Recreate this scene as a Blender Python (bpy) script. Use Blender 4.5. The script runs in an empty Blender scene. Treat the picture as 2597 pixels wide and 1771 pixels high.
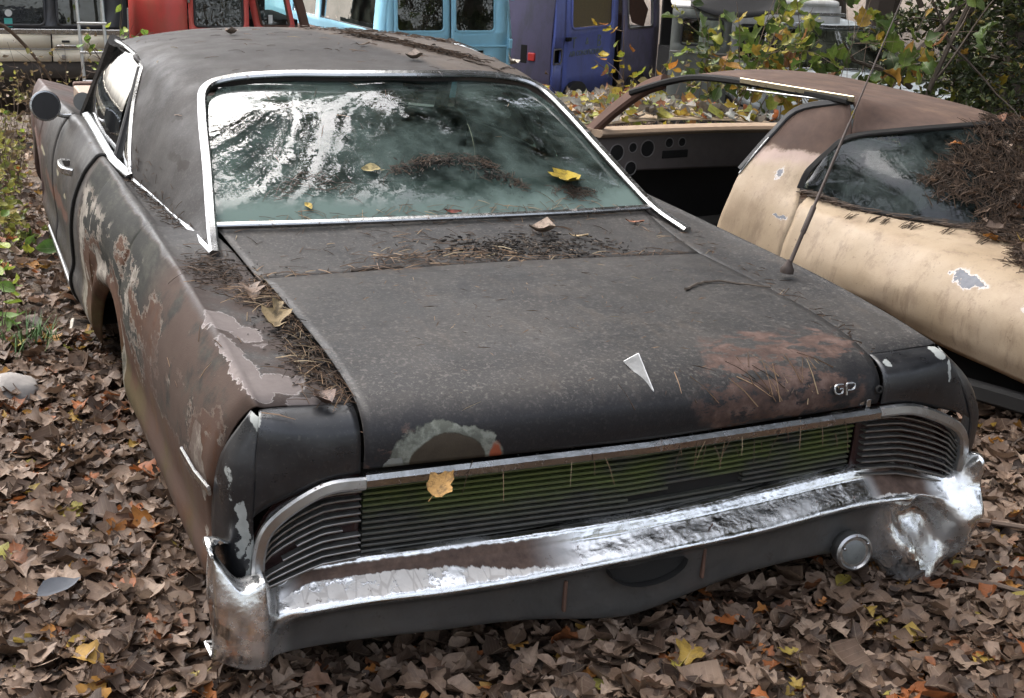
import bpy, bmesh, math, random
import numpy as np
from mathutils import Vector, Matrix, Euler
from mathutils.bvhtree import BVHTree

random.seed(7)
RNG = np.random.default_rng(7)
scene = bpy.context.scene
COL = scene.collection
R = math.radians
GZ = 0.24          # ground level in the black coupe's own frame

# ------------------------------------------------------------------ camera
cam_d = bpy.data.cameras.new('camera')
cam = bpy.data.objects.new('camera', cam_d)
COL.objects.link(cam)
cam.location = (-1.4916, -2.5364, 1.9594 - GZ)
cam.rotation_euler = (R(71.8313), R(-2.9604), R(-22.9240))
cam_d.sensor_width = 36
cam_d.lens = 36 * 3530.58 / 2597
cam_d.clip_start = 0.05
cam_d.clip_end = 500
scene.camera = cam

# ------------------------------------------------------------------ light
world = bpy.data.worlds.new('World')
scene.world = world
world.use_nodes = True
wn = world.node_tree
SUN_EL, SUN_AZ = 60, 334      # azimuth: compass, clockwise from +y
sky = wn.nodes.new('ShaderNodeTexSky')
sky.sky_type = 'NISHITA'
sky.sun_disc = False
sky.sun_elevation = R(SUN_EL)
sky.sun_rotation = R(SUN_AZ)
sky.air_density = 1.0
sky.dust_density = 5.0
hs = wn.nodes.new('ShaderNodeHueSaturation')
hs.inputs['Saturation'].default_value = 0.42
bg = wn.nodes['Background']
wn.links.new(sky.outputs[0], hs.inputs['Color'])
wn.links.new(hs.outputs[0], bg.inputs[0])
bg.inputs[1].default_value = 0.15
sun_d = bpy.data.lights.new('sun', 'SUN')
sun = bpy.data.objects.new('sun', sun_d)
COL.objects.link(sun)
sun_d.energy = 0.5
sun_d.angle = R(64)
sun_d.color = (1.0, 0.97, 0.93)
sun.rotation_euler = (R(90 - SUN_EL), 0, R(180 - SUN_AZ))
scene.view_settings.view_transform = 'Standard'
scene.view_settings.look = 'None'
scene.view_settings.gamma = 1
scene.view_settings.use_curve_mapping = False
scene.view_settings.exposure = 2.45
scene.cycles.max_bounces = 7
scene.cycles.transparent_max_bounces = 12
scene.cycles.diffuse_bounces = 3
scene.cycles.glossy_bounces = 4
scene.cycles.sample_clamp_indirect = 6
scene.cycles.caustics_reflective = False
scene.cycles.caustics_refractive = False
scene.cycles.use_denoising = True

# ------------------------------------------------------------------ helpers
def tag(o, label=None, cat=None, group=None, kind=None):
    if label: o['label'] = label
    if cat: o['category'] = cat
    if group: o['group'] = group
    if kind: o['kind'] = kind
    return o

def thing(name, loc, rz, label, cat, group=None):
    o = bpy.data.objects.new(name, None)
    o.empty_display_size = 0.1
    COL.objects.link(o)
    o.location = loc
    o.rotation_euler = (0, 0, rz)
    return tag(o, label, cat, group)

V = lambda *a: np.array(a, float)

def crm(pts, n):
    """n+1 points spaced evenly in parameter along a Catmull-Rom curve through pts"""
    p = np.asarray(pts, float)
    m = len(p)
    if m == 2:
        t = np.linspace(0, 1, n + 1)[:, None]
        return p[0] * (1 - t) + p[1] * t
    q = np.vstack([2 * p[:1] - p[1:2], p, 2 * p[-1:] - p[-2:-1]])
    t = np.linspace(0, m - 1, n + 1)
    i = np.minimum(t.astype(int), m - 2)
    f = (t - i)[:, None]
    a, b, c, d = q[i], q[i + 1], q[i + 2], q[i + 3]
    return 0.5 * (2 * b + (c - a) * f + (2 * a - 5 * b + 4 * c - d) * f * f + (3 * b - a - 3 * c + d) * f ** 3)

def grid_pts(rows, su, sv):
    rows = [np.asarray(r, float) for r in rows]
    fine = np.array([crm(r, (len(r) - 1) * su) for r in rows])
    out = np.array([crm(fine[:, j], (len(rows) - 1) * sv) for j in range(fine.shape[1])])
    return out.transpose(1, 0, 2)       # [row, col, 3]

def mir(p):
    q = np.array(p, float)
    q[..., 0] *= -1
    return q

def fin(name, verts, faces, mat, parent=None, smooth=True, solid=0, bevel=0, uv=None, sharp=40, mats=None, mi=None, flip=False):
    me = bpy.data.meshes.new(name)
    if flip:
        faces = [tuple(reversed(f)) for f in faces]
    me.from_pydata([tuple(v) for v in verts], [], [tuple(f) for f in faces])
    for m in (mats or [mat]):
        me.materials.append(m)
    if mi is not None:
        me.polygons.foreach_set('material_index', mi)
    if uv is not None:
        l = me.uv_layers.new(name='UVMap')
        idx = np.zeros(len(me.loops), int)
        me.loops.foreach_get('vertex_index', idx)
        l.data.foreach_set('uv', np.asarray(uv, 'f')[idx].ravel())
    if smooth:
        me.polygons.foreach_set('use_smooth', np.ones(len(me.polygons), bool))
        me.set_sharp_from_angle(angle=R(sharp))
    me.update()
    o = bpy.data.objects.new(name, me)
    COL.objects.link(o)
    if parent is not None:
        o.parent = parent
    if solid:
        s = o.modifiers.new('solid', 'SOLIDIFY')
        s.thickness = abs(solid)
        s.offset = -1 if solid > 0 else 1
    if bevel:
        b = o.modifiers.new('bevel', 'BEVEL')
        b.width = bevel
        b.segments = 2
        b.limit_method = 'ANGLE'
        b.angle_limit = R(45)
    return o

BVH_V, BVH_F = [], []           # the black coupe's outer skin, for dropping litter on it

def patch(name, rows, mat, parent, su=5, sv=5, solid=0.004, flip=False, drop=False, sharp=40, mod=None):
    g = grid_pts(rows, su, sv)
    if mod is not None:
        g = mod(g)
    nr, nc = g.shape[:2]
    verts = g.reshape(-1, 3)
    faces = [(i * nc + j, i * nc + j + 1, (i + 1) * nc + j + 1, (i + 1) * nc + j) for i in range(nr - 1) for j in range(nc - 1)]
    uu, vv = np.meshgrid(np.linspace(0, 1, nc), np.linspace(0, 1, nr))
    if drop:
        b = len(BVH_V)
        BVH_V.extend(verts.tolist())
        BVH_F.extend([tuple(b + k for k in f) for f in faces])
    return fin(name, verts, faces, mat, parent, solid=solid, uv=np.stack([uu.ravel(), vv.ravel()], 1), sharp=sharp, flip=flip)

class MB:
    """collects simple pieces into one mesh"""
    def __init__(s):
        s.v, s.f = [], []
    def add(s, verts, faces):
        b = len(s.v)
        s.v.extend([tuple(map(float, v)) for v in verts])
        s.f.extend([tuple(b + k for k in f) for f in faces])
        return s
    def box(s, c, d, rz=0, M=None):
        x, y, z = [k / 2 for k in d]
        p = np.array([(-x, -y, -z), (x, -y, -z), (x, y, -z), (-x, y, -z), (-x, -y, z), (x, -y, z), (x, y, z), (-x, y, z)])
        if rz:
            cs, sn = math.cos(rz), math.sin(rz)
            p = p @ np.array([[cs, sn, 0], [-sn, cs, 0], [0, 0, 1]])
        if M is not None:
            p = p @ np.asarray(M).T
        return s.add(p + np.array(c), [(3, 2, 1, 0), (4, 5, 6, 7), (0, 1, 5, 4), (1, 2, 6, 5), (2, 3, 7, 6), (3, 0, 4, 7)])
    def sweep(s, path, sec, up=(0, 0, 1), closed=False, scale=None, caps=True):
        p = np.asarray(path, float)
        n, k = len(p), len(sec)
        if closed:
            t = np.roll(p, -1, 0) - np.roll(p, 1, 0)
        else:
            t = np.gradient(p, axis=0)
        t /= np.linalg.norm(t, axis=1)[:, None] + 1e-12
        up = np.asarray(up, float)
        sd = np.cross(t, up)
        bad = np.linalg.norm(sd, axis=1) < 1e-3
        sd[bad] = np.cross(t[bad], (0.3, 1, 0.2))
        sd /= np.linalg.norm(sd, axis=1)[:, None]
        u2 = np.cross(sd, t)
        sec = np.asarray(sec, float)
        sc = np.ones(n) if scale is None else np.asarray(scale, float)
        vs = (p[:, None] + sc[:, None, None] * (sd[:, None] * sec[None, :, :1] + u2[:, None] * sec[None, :, 1:])).reshape(-1, 3)
        fs = []
        m = n if closed else n - 1
        for i in range(m):
            a, b = i * k, ((i + 1) % n) * k
            for j in range(k):
                j2 = (j + 1) % k
                fs.append((a + j, a + j2, b + j2, b + j))
        if not closed and caps:
            fs.append(tuple(range(k - 1, -1, -1)))
            fs.append(tuple(range((n - 1) * k, n * k)))
        return s.add(vs, fs)
    def tube(s, path, r, seg=6, **kw):
        sec = [(math.cos(2 * math.pi * i / seg), math.sin(2 * math.pi * i / seg)) for i in range(seg)]
        sc = np.broadcast_to(np.asarray(r, float), (len(path),))
        return s.sweep(path, sec, scale=sc, **kw)
    def lathe(s, c, axis, prof, seg=20):
        """prof: (radius, along) pairs turned about axis at c"""
        a = Vector(axis).normalized()
        q = np.array(a.to_track_quat('Z', 'Y').to_matrix())
        vs, fs = [], []
        for r, h in prof:
            for i in range(seg):
                w = 2 * math.pi * i / seg
                vs.append(np.array(c) + q @ np.array([r * math.cos(w), r * math.sin(w), h]))
        for i in range(len(prof) - 1):
            for j in range(seg):
                j2 = (j + 1) % seg
                fs.append((i * seg + j, i * seg + j2, (i + 1) * seg + j2, (i + 1) * seg + j))
        fs.append(tuple(range(seg - 1, -1, -1)))
        fs.append(tuple(range((len(prof) - 1) * seg, len(prof) * seg)))
        return s.add(vs, fs)
    def build(s, name, mat, parent=None, **kw):
        return fin(name, s.v, s.f, mat, parent, **kw)

def sect(w, h, ch=0.25):
    """chamfered rectangle section w (side) x h (up)"""
    a, b = w / 2, h / 2
    c = min(w, h) * ch
    return [(-a, -b + c), (-a + c, -b), (a - c, -b), (a, -b + c), (a, b - c), (a - c, b), (-a + c, b), (-a, b - c)]

def text_mesh(name, body, size, mat, parent, M, extrude=0.002):
    cu = bpy.data.curves.new(name, 'FONT')
    cu.body = body
    cu.size = size
    cu.extrude = extrude
    cu.align_x = 'LEFT'
    tmp = bpy.data.objects.new(name, cu)
    COL.objects.link(tmp)
    dg = bpy.context.evaluated_depsgraph_get()
    me = bpy.data.meshes.new_from_object(tmp.evaluated_get(dg))
    bpy.data.objects.remove(tmp)
    me.name = name
    me.materials.clear()
    me.materials.append(mat)
    o = bpy.data.objects.new(name, me)
    COL.objects.link(o)
    o.parent = parent
    o.matrix_local = M
    return o

# ------------------------------------------------------------------ node helper
class N:
    def __init__(s, name):
        s.m = bpy.data.materials.new(name)
        s.m.use_nodes = True
        s.t = s.m.node_tree
        s.t.nodes.clear()
        s.o = s.t.nodes.new('ShaderNodeOutputMaterial')
        s._tc = None
    def n(s, typ):
        return s.t.nodes.new('ShaderNode' + typ)
    def put(s, sock, v):
        if isinstance(v, bpy.types.NodeSocket):
            s.t.links.new(v, sock)
        elif v is not None:
            if sock.type == 'RGBA' and len(v) == 3:
                v = (*v, 1)
            sock.default_value = v
    def P(s):
        if s._tc is None:
            s._tc = s.n('TexCoord')
        return s._tc.outputs['Object']
    def UV(s):
        if s._tc is None:
            s._tc = s.n('TexCoord')
        return s._tc.outputs['UV']
    def attr(s, name, typ='GEOMETRY', out='Fac'):
        a = s.n('Attribute')
        a.attribute_name = name
        a.attribute_type = typ
        return a.outputs[out]
    def scale(s, vec, sc):
        x = s.n('VectorMath'); x.operation = 'MULTIPLY'
        s.put(x.inputs[0], vec); s.put(x.inputs[1], sc)
        return x.outputs[0]
    def vmath(s, op, a, b=None):
        x = s.n('VectorMath'); x.operation = op
        s.put(x.inputs[0], a)
        if b is not None: s.put(x.inputs[1], b)
        return x.outputs['Value'] if op in ('LENGTH', 'DOT_PRODUCT', 'DISTANCE') else x.outputs[0]
    def noise(s, vec, sc, det=4, rough=0.55, out='Fac', dist=0):
        x = s.n('TexNoise')
        s.put(x.inputs['Vector'], vec)
        x.inputs['Scale'].default_value = sc
        x.inputs['Detail'].default_value = det
        x.inputs['Roughness'].default_value = rough
        x.inputs['Distortion'].default_value = dist
        return x.outputs[out]
    def voro(s, vec, sc, out='Distance', feat='F1'):
        x = s.n('TexVoronoi'); x.feature = feat
        s.put(x.inputs['Vector'], vec)
        x.inputs['Scale'].default_value = sc
        return x.outputs[out]
    def math(s, op, a, b=None, clamp=False):
        x = s.n('Math'); x.operation = op; x.use_clamp = clamp
        s.put(x.inputs[0], a)
        if b is not None: s.put(x.inputs[1], b)
        return x.outputs[0]
    def mr(s, v, a, b, c=0, d=1):
        x = s.n('MapRange'); x.interpolation_type = 'SMOOTHSTEP'
        s.put(x.inputs[0], v)
        for i, k in enumerate((a, b, c, d)):
            x.inputs[i + 1].default_value = k
        return x.outputs[0]
    def mix(s, f, a, b, mode='MIX'):
        x = s.n('Mix'); x.data_type = 'RGBA'; x.blend_type = mode; x.clamp_factor = True
        s.put(x.inputs[0], f); s.put(x.inputs[6], a); s.put(x.inputs[7], b)
        return x.outputs[2]
    def mixf(s, f, a, b):
        x = s.n('Mix'); x.data_type = 'FLOAT'
        s.put(x.inputs[0], f); s.put(x.inputs[2], a); s.put(x.inputs[3], b)
        return x.outputs[0]
    def ramp(s, f, stops, const=False):
        x = s.n('ValToRGB')
        cr = x.color_ramp
        if const: cr.interpolation = 'CONSTANT'
        while len(cr.elements) < len(stops): cr.elements.new(0.5)
        for e, (p, c) in zip(cr.elements, stops):
            e.position = p
            e.color = (*c, 1) if len(c) == 3 else c
        s.put(x.inputs[0], f)
        return x.outputs[0]
    def sep(s, vec):
        x = s.n('SeparateXYZ'); s.put(x.inputs[0], vec)
        return x.outputs
    def bump(s, h, st=0.3, dist=0.01, nrm=None):
        x = s.n('Bump')
        x.inputs['Strength'].default_value = st
        x.inputs['Distance'].default_value = dist
        s.put(x.inputs['Height'], h)
        if nrm is not None: s.put(x.inputs['Normal'], nrm)
        return x.outputs[0]
    def blobs(s, lst, amp=0.05, sc=14, det=5):
        """field: <1 inside any of the noisy ellipsoids (centre, radii)"""
        no = s.vmath('SUBTRACT', s.noise(s.P(), sc, det, 0.6, out='Color'), (0.5, 0.5, 0.5))
        q = s.vmath('ADD', s.P(), s.scale(no, (amp * 2,) * 3))
        cur = None
        for c, r in lst:
            d = s.vmath('LENGTH', s.scale(s.vmath('SUBTRACT', q, c), tuple(1 / k for k in r)))
            cur = d if cur is None else s.math('MINIMUM', cur, d)
        return cur
    def bsdf(s, col, rough=0.5, metal=0.0, nrm=None, spec=0.5, coat=0, alpha=None, **kw):
        b = s.n('BsdfPrincipled')
        s.put(b.inputs['Base Color'], col)
        s.put(b.inputs['Roughness'], rough)
        s.put(b.inputs['Metallic'], metal)
        b.inputs['Specular IOR Level'].default_value = spec
        b.inputs['Coat Weight'].default_value = coat
        if nrm is not None: s.put(b.inputs['Normal'], nrm)
        for k, v in kw.items(): s.put(b.inputs[k], v)
        return b.outputs[0]
    def done(s, sh):
        s.t.links.new(sh, s.o.inputs[0])
        return s.m

def simple(name, col, rough=0.6, metal=0.0, var=0.25, sc=18, bumpst=0.15, spec=0.4):
    n = N(name)
    f = n.noise(n.P(), sc, 5)
    c = n.mix(f, tuple(k * (1 - var) for k in col), tuple(min(1, k * (1 + var)) for k in col))
    return n.done(n.bsdf(c, n.mixf(f, max(0.02, rough - 0.1), min(1, rough + 0.1)), metal, n.bump(n.noise(n.P(), sc * 4, 3), bumpst, 0.004), spec))
# ------------------------------------------------------------------ materials
def mat_black_paint():
    n = N('weathered_black_paint')
    P = n.P()
    big = n.noise(P, 2.2, 5, 0.6)
    fine = n.noise(P, 45, 4, 0.6)
    grain = n.noise(P, 260, 2, 0.5)
    base = n.mix(n.mr(big, 0.36, 0.66), (0.040, 0.039, 0.038), (0.066, 0.061, 0.056))
    base = n.mix(n.math('MULTIPLY', n.mr(n.noise(P, 7, 8, 0.72), 0.44, 0.70), 0.7), base, (0.080, 0.072, 0.064))
    base = n.mix(n.math('MULTIPLY', n.mr(n.noise(n.scale(P, (1, .25, 1)), 16, 6, 0.7), 0.55, 0.72), 0.6), base, (0.105, 0.085, 0.068))
    base = n.mix(n.math('MULTIPLY', n.mr(n.noise(P, 30, 6, 0.75), 0.56, 0.66), 0.7), base, (0.026, 0.023, 0.021))
    base = n.mix(n.math('MULTIPLY', n.mr(n.noise(P, 100, 3, 0.6), 0.52, 0.68), 0.75), base, (0.16, 0.145, 0.13))
    base = n.mix(n.math('MULTIPLY', n.mr(grain, 0.52, 0.75), 0.55), base, (0.13, 0.115, 0.10))
    rough = n.mr(n.noise(P, 6, 5), 0.3, 0.7, 0.36, 0.60)
    scr = n.mr(n.noise(n.scale(P, (1, .05, 1)), 120, 3, .6), .66, .72)
    base = n.mix(n.math('MULTIPLY', scr, .4), base, (.15, .14, .13))
    spk = n.mr(n.voro(P, 75), .10, .16, 1, 0)
    base = n.mix(n.math('MULTIPLY', n.math('MULTIPLY', spk, n.mr(n.noise(P, 5, 3), .45, .6)), .7), base, (.20, .185, .165))
    # dark ground reflection painted into the lid's steep tail end, plus thinner dust
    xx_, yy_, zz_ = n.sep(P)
    roll_refl = n.math('MULTIPLY', n.mr(n.math('ADD', zz_, n.math('MULTIPLY', n.math('SUBTRACT', n.noise(n.scale(P, (1, 1, .3)), 9, 6, .7), .5), .10)), .875, .935, 1, 0), n.mr(yy_, .22, .16))
    roll_refl = n.math('MULTIPLY', roll_refl, n.mr(n.math('ABSOLUTE', xx_), .665, .66))
    base = n.mix(n.math('MULTIPLY', roll_refl, .82), base, (0.018, 0.018, 0.020))
    rough = n.mixf(roll_refl, rough, .34)
    hgt = n.math('MULTIPLY', grain, 0.35)
    # brown, flaked side of the left quarter
    def layer(base, hgt, rough, blobs, col, amp, sc, edge=0.03, r=0.75, lift=-0.6, rim=None):
        f = n.blobs(blobs, amp, sc)
        m = n.mr(f, 1 - edge, 1 + edge, 1, 0)
        if rim is not None:
            rm = n.math('MULTIPLY', n.mr(f, 1 - edge, 1.0, 0, 1), n.mr(f, 1.0, 1 + 3 * edge, 1, 0))
            base = n.mix(n.math('MULTIPLY', rm, 0.8), base, rim)
        base = n.mix(m, base, col)
        return base, n.math('ADD', hgt, n.math('MULTIPLY', m, lift)), n.mixf(m, rough, r)
    x, y, z = n.sep(P)
    Q = n.scale(P, (1, .42, 1))
    wob = n.math('MULTIPLY', n.math('SUBTRACT', n.noise(P, 6, 5, .65), .5), .16)
    side = n.math('MULTIPLY', n.math('MULTIPLY', n.mr(n.math('ADD', x, n.math('MULTIPLY', wob, .35)), -0.875, -0.890), n.mr(n.math('ADD', y, n.math('MULTIPLY', n.math('SUBTRACT', z, .9), .30)), 0.125, 0.145)), n.mr(n.math('ADD', y, wob), 2.45, 2.60, 1, 0))
    # rusted steel where the paint is gone
    brown = n.ramp(n.noise(Q, 10, 7, 0.68), [(0.28, (0.030, 0.014, 0.008)), (0.5, (0.062, 0.030, 0.017)), (0.72, (0.098, 0.054, 0.033))])
    base = n.mix(side, base, brown)
    rough = n.mixf(side, rough, .78)
    hgt = n.math('SUBTRACT', hgt, n.math('MULTIPLY', side, .6))
    # what is left of the paint: ragged sheets along the upper side
    f1 = n.math('ADD', n.noise(Q, 5.2, 9, .68), n.math('MULTIPLY', n.math('SUBTRACT', z, .745), .95))
    keepm = n.math('MULTIPLY', n.mr(f1, .523, .530), side)
    rim = n.math('MULTIPLY', n.math('MULTIPLY', n.mr(f1, .497, .505), n.mr(f1, .523, .530, 1, 0)), side)
    old = n.ramp(n.noise(Q, 15, 7, .7), [(0.3, (0.013, 0.013, 0.012)), (0.5, (0.026, 0.026, 0.022)), (0.64, (0.050, 0.048, 0.039)), (0.8, (0.085, 0.08, 0.068))])
    base = n.mix(keepm, base, old)
    base = n.mix(n.math('MULTIPLY', rim, .75), base, n.mix(fine, (.10, .088, .072), (.26, .235, .20)))
    hgt = n.math('ADD', hgt, n.math('MULTIPLY', keepm, .8))
    # pale primer streaks, mostly ahead of the wheel and in patches behind
    f2 = n.math('ADD', n.noise(n.scale(P, (1, .5, .55)), 8, 8, .7), n.math('MULTIPLY', n.mr(y, 1.5, 2.3), .085))
    pale = n.ramp(n.noise(Q, 30, 6, 0.7), [(0.3, (0.10, 0.092, 0.074)), (0.5, (0.22, 0.195, 0.165)), (0.75, (0.36, 0.325, 0.28))])
    pm = n.math('MULTIPLY', n.math('MULTIPLY', n.mr(f2, .622, .634), side), n.mr(z, .93, .89, 0, 1))
    base = n.mix(pm, base, pale)
    for lst in ([((-0.975, 0.36, 0.75), (0.08, 0.055, 0.060)), ((-0.975, .30, .70), (.08, .035, .035)), ((-0.97, 2.46, 0.60), (0.08, 0.040, 0.24)), ((-0.98, 2.02, 0.72), (0.08, 0.14, 0.05)), ((-0.965, 1.57, 0.54), (0.07, 0.025, 0.17)), ((-0.955, 0.9, 0.425), (0.07, 0.55, 0.008))],):
        base, hgt, rough = layer(base, hgt, rough, lst, pale, 0.06, 13, edge=.03, rim=(0.045, 0.04, 0.033))
    grn = n.math('MULTIPLY', n.math('MULTIPLY', n.mr(n.noise(P, 5, 5), .42, .65), n.mr(z, .70, .55)), side)
    base = n.mix(n.math('MULTIPLY', grn, 0.45), base, (0.080, 0.078, 0.030))
    # brown bloom over the left shoulder of the fender
    sh = n.math('MULTIPLY', n.math('MULTIPLY', n.mr(x, -.66, -.70), n.mr(y, 1.3, 1.0)), n.mr(n.noise(P, 8, 6, .7), .34, .52))
    base = n.mix(n.math('MULTIPLY', sh, .8), base, (0.066, 0.042, 0.032))
    # pinkish grey primer on top of the left rear fender
    pink = n.mix(n.noise(P, 30, 6, .7), (0.135, 0.108, 0.10), (0.25, 0.215, 0.20))
    base, hgt, rough = layer(base, hgt, rough, [((-0.845, 0.64, 0.985), (0.045, 0.075, 0.09)), ((-0.80, 0.55, 0.985), (0.040, 0.055, 0.09)), ((-0.868, 0.44, 0.985), (0.024, 0.10, 0.09)),
        ((-0.860, 0.30, 0.975), (0.034, 0.10, 0.09)), ((-0.80, 0.24, 0.965), (0.060, 0.055, 0.09)), ((-0.76, 0.155, 0.95), (0.050, 0.032, 0.09)), ((-0.855, 0.20, 0.965), (0.028, 0.05, 0.09)),
        ((-0.79, 0.475, 0.98), (0.018, 0.014, 0.06))], pink, 0.035, 22, edge=0.035, r=0.8, rim=(0.42, 0.38, 0.36))
    # rust on the rear right of the trunk lid
    rust = n.ramp(n.noise(P, 16, 7, 0.7), [(0.3, (0.050, 0.032, 0.026)), (0.5, (0.115, 0.070, 0.054)), (0.68, (0.20, 0.135, 0.112)), (0.8, (0.26, 0.20, 0.175))])
    rf = n.blobs([((0.40, 0.13, 0.92), (0.22, 0.15, 0.10)), ((0.22, 0.06, 0.86), (0.14, 0.10, 0.10)), ((0.52, 0.10, 0.85), (0.12, 0.12, 0.12)), ((0.60, 0.16, 0.92), (0.06, 0.12, 0.05)), ((0.38, 0.06, 0.80), (0.16, 0.08, 0.035)), ((-0.60, 0.09, 0.79), (0.045, 0.06, 0.05))], 0.16, 6, 7)
    rm = n.math('MULTIPLY', n.mr(rf, 0.8, 1.1, 1, 0), n.mr(n.noise(n.scale(P, (.5, 1, 1)), 13, 9, 0.75), 0.475, 0.515))
    base = n.mix(rm, base, rust)
    rough = n.mixf(rm, rough, 0.8)
    # old round repair: brown disc inside a broken ring of grey primer
    base, hgt, rough = layer(base, hgt, rough, [((-0.482, 0.075, 0.795), (0.125, 0.15, 0.082))], n.mix(n.mr(n.noise(P, 22, 6, .7), 0.40, 0.62), (0.15, 0.157, 0.128), (0.33, 0.345, 0.29)), 0.032, 16, r=0.8)
    base = n.mix(n.math('MULTIPLY', n.mr(n.blobs([((-0.372, 0.06, 0.780), (0.016, 0.2, 0.050))], 0.015, 20), 0.8, 1.1, 1, 0), 1.0), base, (0.42, 0.11, 0.05))
    base, hgt, rough = layer(base, hgt, rough, [((-0.478, 0.08, 0.782), (0.088, 0.15, 0.072))], n.mix(fine, (0.055, 0.042, 0.028), (0.095, 0.075, 0.05)), 0.012, 14, r=0.8)
    base, hgt, rough = layer(base, hgt, rough, [((-0.60, 0.06, 0.785), (0.025, 0.2, 0.018)), ((0.705, 0.09, 0.90), (0.01, 0.02, 0.01)), ((0.868, 0.11, 0.905), (0.016, 0.03, 0.02)), ((-0.915, 0.13, 0.66), (0.012, 0.05, 0.07)), ((-0.895, 0.10, 0.60), (0.010, 0.03, 0.05))], (0.30, 0.31, 0.28), 0.02, 26)
    # scuffs on the roof pillar, front fender wear
    base, hgt, rough = layer(base, hgt, rough, [((-0.74, 1.93, 1.11), (0.06, 0.09, 0.045)), ((-0.72, 2.02, 1.20), (0.05, 0.06, 0.03))], (0.055, 0.048, 0.04), 0.03, 16, edge=0.08)
    base, hgt, rough = layer(base, hgt, rough, [((-0.93, 4.95, 0.78), (0.07, 0.16, 0.09)), ((-0.95, 4.4, 0.74), (0.06, 0.35, 0.05)), ((-0.96, 3.4, 0.66), (0.05, 0.5, 0.04))], (0.17, 0.085, 0.055), 0.08, 8, edge=0.3)
    fr_ = n.math('MULTIPLY', n.mr(yy_, 3.7, 4.4), n.mr(n.noise(P, 4, 6, .65), .34, .52))
    base = n.mix(n.math('MULTIPLY', fr_, .75), base, (0.105, 0.052, 0.040))
    base, hgt, rough = layer(base, hgt, rough, [((-0.965, 3.35, 0.78), (0.03, 0.05, 0.012)), ((-0.965, 3.05, 0.74), (0.03, 0.04, 0.010)), ((-0.965, 4.0, 0.75), (0.04, 0.12, 0.012))], (0.42, 0.38, 0.26), 0.02, 12)
    nrm = n.bump(hgt, 0.55, 0.0025)
    nrm = n.bump(n.noise(P, 3.5, 3), 0.25, 0.012, nrm)
    base = n.mix(n.math('MULTIPLY', n.math('SUBTRACT', 1, side), .40), base, (.014, .014, .015))
    return n.done(n.bsdf(base, rough, 0, nrm, 0.14))

def mat_cap_paint():
    n = N('glossy_black_paint')
    P = n.P()
    c = n.mix(n.mr(n.noise(P, 6, 6, .65), .4, .7), (.0085, .0088, .010), (.021, .021, .022))
    c = n.mix(n.math('MULTIPLY', n.mr(n.noise(P, 120, 4), .58, .75), .35), c, (.09, .08, .07))
    f = n.mr(n.blobs([((0.868, 0.125, 0.905), (0.020, 0.03, 0.02)), ((0.888, 0.10, 0.86), (0.008, 0.03, 0.03)), ((-0.915, 0.13, 0.66), (0.012, 0.05, 0.08)), ((-0.898, 0.10, 0.59), (0.010, 0.03, 0.06)), ((-0.882, .12, .905), (.01, .02, .03)), ((-.93, .15, .75), (.01, .03, .06)), ((.70, .10, .895), (.01, .02, .008))], .02, 26), .95, 1.04, 1, 0)
    c = n.mix(f, c, n.mix(n.noise(P, 40, 3), (.15, .16, .15), (.33, .34, .32)))
    return n.done(n.bsdf(c, n.mixf(f, n.mr(n.noise(P, 14, 5), .3, .7, .24, .44), .7), 0, n.bump(n.noise(P, 90, 3), .15, .002), .5))

def mat_roof_paint():
    n = N('dusty_roof_paint')
    P = n.P()
    x, y, z = n.sep(P)
    base = n.mix(n.mr(n.noise(P, 3, 6, 0.62), 0.36, 0.66), (0.050, 0.046, 0.043), (0.078, 0.071, 0.065))
    # a settled film of brown dirt right of the twig line on the roof
    edge = n.math('ADD', n.math('SUBTRACT', x, n.math('MULTIPLY', y, -0.25)), n.math('MULTIPLY', n.math('SUBTRACT', n.noise(P, 4, 5), 0.5), 0.25))
    base = n.mix(n.math('MULTIPLY', n.mr(edge, 0.78, 0.86), n.mr(z, 1.22, 1.30)), base, (0.140, 0.112, 0.090))
    base = n.mix(n.math('MULTIPLY', n.mr(n.noise(P, 130, 4), 0.5, 0.7), 0.5), base, (0.12, 0.108, 0.098))
    base = n.mix(n.math('MULTIPLY', n.mr(n.noise(n.scale(P, (1, .4, 1)), 12, 6, .7), 0.56, 0.7), 0.6), base, (0.040, 0.035, 0.031))
    f = n.blobs([((-0.765, 1.86, 1.115), (0.07, 0.075, 0.024)), ((-0.765, 1.79, 1.105), (0.07, 0.04, 0.02)), ((-0.72, 2.02, 1.205), (0.05, 0.05, 0.010))], 0.05, 13, 6)
    m = n.mr(f, 0.95, 1.05, 1, 0)
    base = n.mix(m, base, (0.043, 0.036, 0.030))
    base = n.mix(n.math('MULTIPLY', n.mr(n.noise(P, 6, 6, 0.7), 0.55, 0.7), 0.6), base, (0.038, 0.034, 0.031))
    nrm = n.bump(n.noise(P, 130, 4, 0.7), 0.35, 0.0025)
    base = n.mix(.38, base, (.018, .017, .017))
    return n.done(n.bsdf(base, n.mr(n.noise(P, 8, 4), 0.3, 0.7, 0.48, 0.70), 0, nrm, 0.12))

def mat_chrome(name='pitted_chrome', rust=0.25, rough=0.14):
    n = N(name)
    P = n.P()
    pit = n.mr(n.noise(P, 38, 7, 0.75), 0.60 - rust * 0.25, 0.72 - rust * 0.18)
    film = n.noise(P, 14, 5, 0.6)
    col = n.mix(film, (0.26, 0.26, 0.255), (0.46, 0.46, 0.455))
    rc = n.mix(n.noise(P, 60, 3), (0.07, 0.038, 0.024), (0.17, 0.10, 0.065))
    col = n.mix(pit, col, rc)
    nrm = n.bump(n.noise(P, 55, 4, 0.6), 0.18, 0.004)
    nrm = n.bump(n.noise(P, 9, 3), 0.10, 0.02, nrm)
    return n.done(n.bsdf(col, n.mixf(pit, n.mixf(film, rough, rough + 0.18), 0.85), n.mixf(pit, 1.0, 0.0), nrm))

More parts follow.
